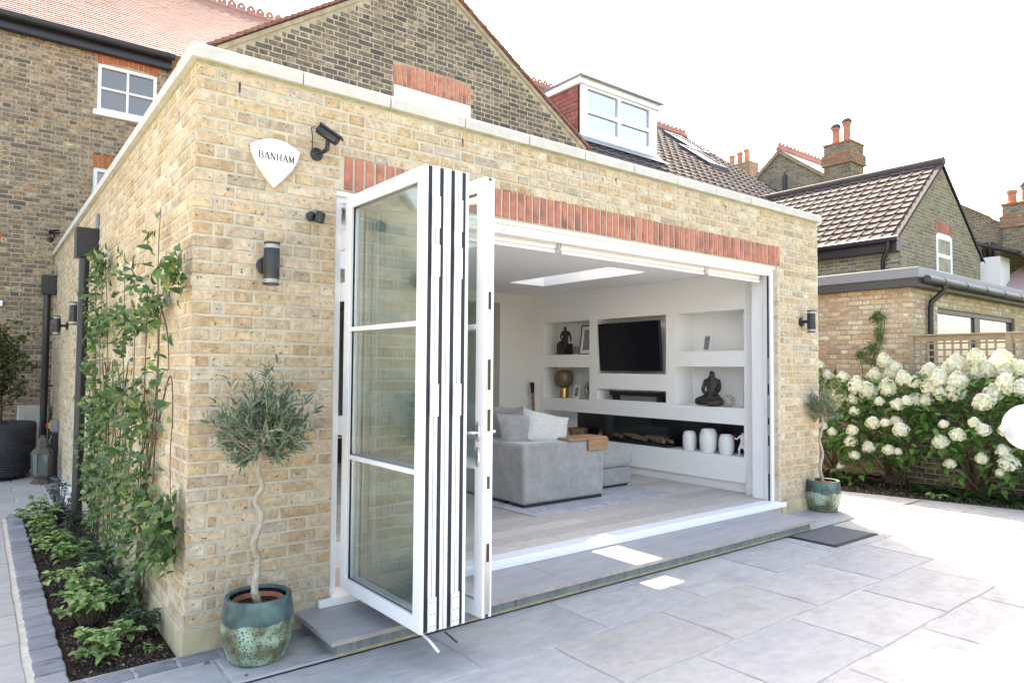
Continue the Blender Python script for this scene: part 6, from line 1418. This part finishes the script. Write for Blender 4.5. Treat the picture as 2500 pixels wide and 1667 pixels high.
# ------------------------------------------------------------------ hydrangeas
HEADS = [(9.0, 0.22, 1.71, 0.09), (9.0, 0.08, 1.62, 0.089), (9.0, 0.14, 1.53, 0.089), (9.0, 0.35, 1.5, 0.111), (8.8, 0.7, 1.47, 0.086), (8.95, 1.0, 1.5, 0.068), (8.75, 0.48, 1.36, 0.12), (8.8, 0.35, 1.29, 0.119), (8.75, 0.54, 1.17, 0.081), (8.6, 0.45, 1.01, 0.069), (8.8, 0.09, 1.34, 0.117), (8.8, -0.11, 1.47, 0.096), (8.8, -0.24, 1.42, 0.085), (8.65, -0.09, 1.13, 0.091), (8.65, -0.21, 1.18, 0.075), (8.8, -0.26, 1.2, 0.104), (8.8, -0.38, 1.2, 0.093), (9.0, -0.36, 1.57, 0.114), (8.8, -0.42, 1.36, 0.102), (8.8, -0.53, 1.47, 0.111), (8.8, -0.56, 1.29, 0.092), (9.0, -0.66, 1.66, 0.126), (9.0, -0.56, 1.58, 0.093), (8.8, -0.75, 1.45, 0.117), (8.8, -0.72, 1.31, 0.118), (9.0, -0.89, 1.73, 0.109), (9.0, -0.89, 1.58, 0.1), (9.0, -1.01, 1.6, 0.107), (9.0, -1.17, 1.71, 0.124), (9.0, -1.18, 1.58, 0.106), (8.8, -1.27, 1.41, 0.12), (8.8, -1.13, 1.3, 0.113), (8.65, -1.07, 1.2, 0.118), (8.8, -1.41, 1.37, 0.093), (9.0, -1.36, 1.61, 0.095), (8.5, 0.16, 0.88, 0.09), (8.5, -0.0, 0.89, 0.066), (8.65, -0.07, 0.91, 0.076), (8.5, -0.19, 0.81, 0.097), (8.45, 0.41, 0.76, 0.078), (8.45, 0.43, 0.61, 0.086), (8.5, 0.22, 0.55, 0.086), (8.5, -0.04, 0.54, 0.079), (8.5, -0.15, 0.53, 0.052), (8.45, 0.38, 0.43, 0.07), (8.45, 0.58, 0.26, 0.055), (8.45, 0.69, 0.72, 0.06), (8.45, 0.81, 0.79, 0.056), (8.95, 1.11, 1.65, 0.064), (8.5, -0.69, 0.92, 0.06), (8.5, -0.84, 0.8, 0.087), (8.5, -0.65, 0.7, 0.093), (8.5, -1.02, 0.96, 0.069), (8.5, -1.11, 0.88, 0.085), (8.5, -1.35, 0.9, 0.092), (8.65, -1.4, 1.06, 0.075), (8.5, -1.31, 0.65, 0.08), (8.5, -1.36, 0.52, 0.108), (8.5, -1.09, 0.54, 0.072), (8.5, -0.75, 0.44, 0.07), (8.5, -1.28, 0.39, 0.06), (8.65, 0.14, 1.16, 0.068)]
HEADS += [(8.8, -1.7, 1.5, .11), (8.7, -1.85, 1.2, .1), (9.0, -1.75, 1.65, .11), (8.6, -1.75, .9, .09), (8.6, -1.95, .6, .09), (8.95, -2.1, 1.5, .11)]
def head_mesh(seed):
    def f():
        rnd = random.Random(seed); q = MB()
        q.lathe([(0, -.62), (.5, -.5), (.68, -.05), (.58, .4), (.3, .75), (0, .88)], n=10); q.t = [.4]*len(q.f)
        for i in range(210):
            z = rnd.uniform(-.75, 1.0); a = rnd.uniform(0, 6.283); rr = (.88*math.sqrt(max(0, 1-(z/.85)**2)) if z < 0 else .88*(1-(z/1.08)**1.6))+.02
            rr *= rnd.uniform(.86, 1.1)
            p = V(rr*math.cos(a), rr*math.sin(a), z*rnd.uniform(.95, 1.05)); n_ = V(p.x, p.y, p.z*.9+.15).normalized(); n_ = (n_+V(rnd.gauss(0, .3), rnd.gauss(0, .3), rnd.gauss(0, .3))).normalized()
            u = n_.cross(V(rnd.uniform(-1, 1), rnd.uniform(-1, 1), rnd.uniform(-1, 1))).normalized(); v = n_.cross(u); s_ = rnd.uniform(.13, .19); t_ = rnd.random()
            for d in (u, v, -u, -v):
                e = n_.cross(d); q.face([p, p+d*s_*.6-e*s_*.4+n_*.03, p+d*s_*1.05+n_*.01, p+d*s_*.6+e*s_*.4+n_*.03], 0, t_*.97+.01)
        return q
    return f
bushes = [((9.15, .95, 0), 'white hydrangea bush partly hidden behind the right brick pier'), ((9.30, .22, 0), 'middle white hydrangea bush with spreading bare stems behind the small olive tree'), ((9.25, -.85, 0), 'tallest white hydrangea bush in front of the trellis fence'), ((9.3, -1.85, 0), 'white hydrangea bush cut off by the right edge')]
BT = []
for loc, lb in bushes: BT.append([thing('hydrangea_bush', loc, lb, 'shrub', 'white hydrangeas along the fence'), Vector(loc), MB(), None])
for e in BT: e[3] = Pieces(e[0], 'leaf', M_hyd, 300, smooth=180)
HM = {}
for i, (x, y, z, r) in enumerate(HEADS):
    e = min(BT, key=lambda k: abs(k[1].y-y)); k = i % 4
    if k not in HM: HM[k] = head_mesh(k)().mesh('flower_head', M_petal, 180)
    tilt = Matrix.Rotation(R(-.3, .3), 4, 'X') @ Matrix.Rotation(R(-.6, .1), 4, 'Y')
    cone = R(.95, 1.2) if z > 1.25 else R(.8, .98)
    o = link('flower_head', HM[k], e[0], M=Matrix.Translation((x, y, z)) @ tilt @ Matrix.Diagonal((r*1.08, r*1.08, r*cone*1.04, 1)) @ Matrix.Rotation(R(0, 6.28), 4, 'Z'))
    tip = V(x+.03, y, z-r*.6); bs = e[1]+V(R(-.08, .08), R(-.12, .12), 0); mid = bs.lerp(tip, .5)+V(R(-.02, .15), R(-.08, .08), -.06)
    pp = spline([bs, bs.lerp(mid, .5)+V(0, 0, .06)+rv(.03), mid, tip], 4); e[2].tube(pp, [.014*(1-.75*j/len(pp)) for j in range(len(pp))], 6)
    for j in range(13):
        q = tip+V(R(-.05, .18), random.gauss(0, .10), -abs(random.gauss(.06, .09))); leaf_at(e[3], e[0], q, V(R(-1, .3), R(-1, 1), R(-.6, .25)), V(-.3, R(-.4, .4), 1), .115, .062)
for e in BT:
    for i in range(520):
        z = .3+1.2*random.random()**.8; q = V(8.62+R(0, .7)+(.1 if z > 1.2 else 0), e[1].y+R(-.62, .62), z)
        if z < .55 and random.random() < .6: continue
        leaf_at(e[3], e[0], q, V(R(-1, .5), R(-1, 1), R(-.7, .2)), V(-.4, R(-.4, .4), 1), .115, .062)
    for i in range(5):
        a = R(-1, 1); e[2].tube(spline([e[1]+V(R(-.06, .06), R(-.08, .08), 0), e[1]+V(-.12+R(-.1, .1), a*.16, .22), e[1]+V(-.25+R(-.1, .1), a*.35, .55), e[1]+V(-.3, a*.45, 1.0)], 4), [.022*(1-.6*j/13) for j in range(13)], 7)
    e[2].build('stem', M_bark, e[0], smooth=60); e[3].finish()
def fern(loc, label, n, l):
    t = thing('fern', loc, label, 'fern', 'strap leaved ferns under the hydrangeas'); ps = Pieces(t, 'frond', M_fern, 60, smooth=180)
    for i in range(n):
        a = 6.28*i/n+R(-.3, .3); d = V(math.cos(a), math.sin(a), R(.35, 1.3)); k = i % 4
        ps.add(t, k, leaf_mesh(l*(.8+.12*k), .05, .35, .55+.15*k, 6), orient(Vector(loc)+V(.02*math.cos(a), .02*math.sin(a), .0), d, V(-d.x*.3, -d.y*.3, 1)), l*.05)
    ps.finish()
fern((8.62, .52, 0), 'strap leaved fern behind the right glazed pot', 14, .34); fern((8.75, -.42, 0), 'strap leaved fern between the hydrangea stems', 16, .36); fern((8.72, -.80, 0), 'largest strap leaved fern near the paving edge under the tallest hydrangea', 18, .40); fern((8.85, -1.25, 0), 'strap leaved fern near the right edge of the flower bed', 16, .36)
shrub('weed', (8.40, -.62, -.02), .09, .12, 40, M_lime, 'small green weed at the edge of the flower bed paving', 'weed', None, .06, .04)
# thin climber on the neighbour wall
t = thing('wall_climber', (9.7, .7, 1.5), 'thin straggly climber on the neighbour brick wall beside the trellis', 'climbing plant'); sb = MB(); ps = Pieces(t, 'leaf', M_jas, 300, smooth=180)
for pts in ([(.80, 1.0), (.72, 1.6), (.62, 2.0), (.56, 2.3), (.60, 2.45)], [(.80, 1.0), (.85, 1.6), (.90, 1.85), (.8, 1.9)], [(.7, 1.7), (.6, 1.9), (.52, 2.2), (.52, 2.4)]):
    pp = spline([(9.70, y, z) for y, z in pts], 5); sb.tube(pp, .005, 4)
for cy_, cz_, ry_, rz_, n_ in ((.60, 2.38, .13, .09, 150), (.58, 2.12, .08, .16, 110), (.68, 1.90, .12, .10, 120), (.85, 1.82, .12, .08, 80), (.70, 1.72, .14, .06, 60)):
    for i in range(n_):
        a = rv(); leaf_at(ps, t, V(9.70-abs(a.x)*.07, cy_+a.y*ry_*R(.3, 1), cz_+a.z*rz_*R(.3, 1)), V(R(-1, 0), R(-1, 1), R(-1, .6)), V(-1, 0, .5), .045, .018)
sb.build('stem', M_stem, t); ps.finish()
for x, y, z, r_, lb in ((.075, -.20, .004, .012, 'small brown pebble on the setts at the foot of the brick corner'), (.20, -.47, .003, .008, 'tiny dark crumb on the slab in front of the green pot')):
    b = MB(); b.lathe([(r_*math.sin(math.pi*i/6), -r_*.6*math.cos(math.pi*i/6)) for i in range(7)], c=(x, y, z), n=8, sx=1.3); b.v = [(p[0]+R(-.1, .1)*r_, p[1]+R(-.1, .1)*r_, p[2]) for p in b.v]; b.build('pebble', M_bark, smooth=60, label=lb, cat='pebble')
# white globes on slim stakes by the flower bed, cut off by the right edge
for x, y, z, r, lb in ((5.17, -2.46, 1.165, .17, 'large white frosted globe close to the camera at the right edge'), (8.3, -2.05, 1.56, .045, 'small white globe in front of the trellis at the right edge')):
    t = thing('garden_globe', (x, y, 0), lb, 'garden globe', 'white garden globes')
    b = MB(); b.lathe([(r*math.sin(math.pi*i/16), -r*math.cos(math.pi*i/16)) for i in range(17)], c=(x, y, z), n=28); b.build('globe', M_hazew, t, smooth=60)
    b = MB(); b.tube([(x, y, 0), (x, y, z-r*.98)], .008, 6); b.build('stake', M_alu, t)
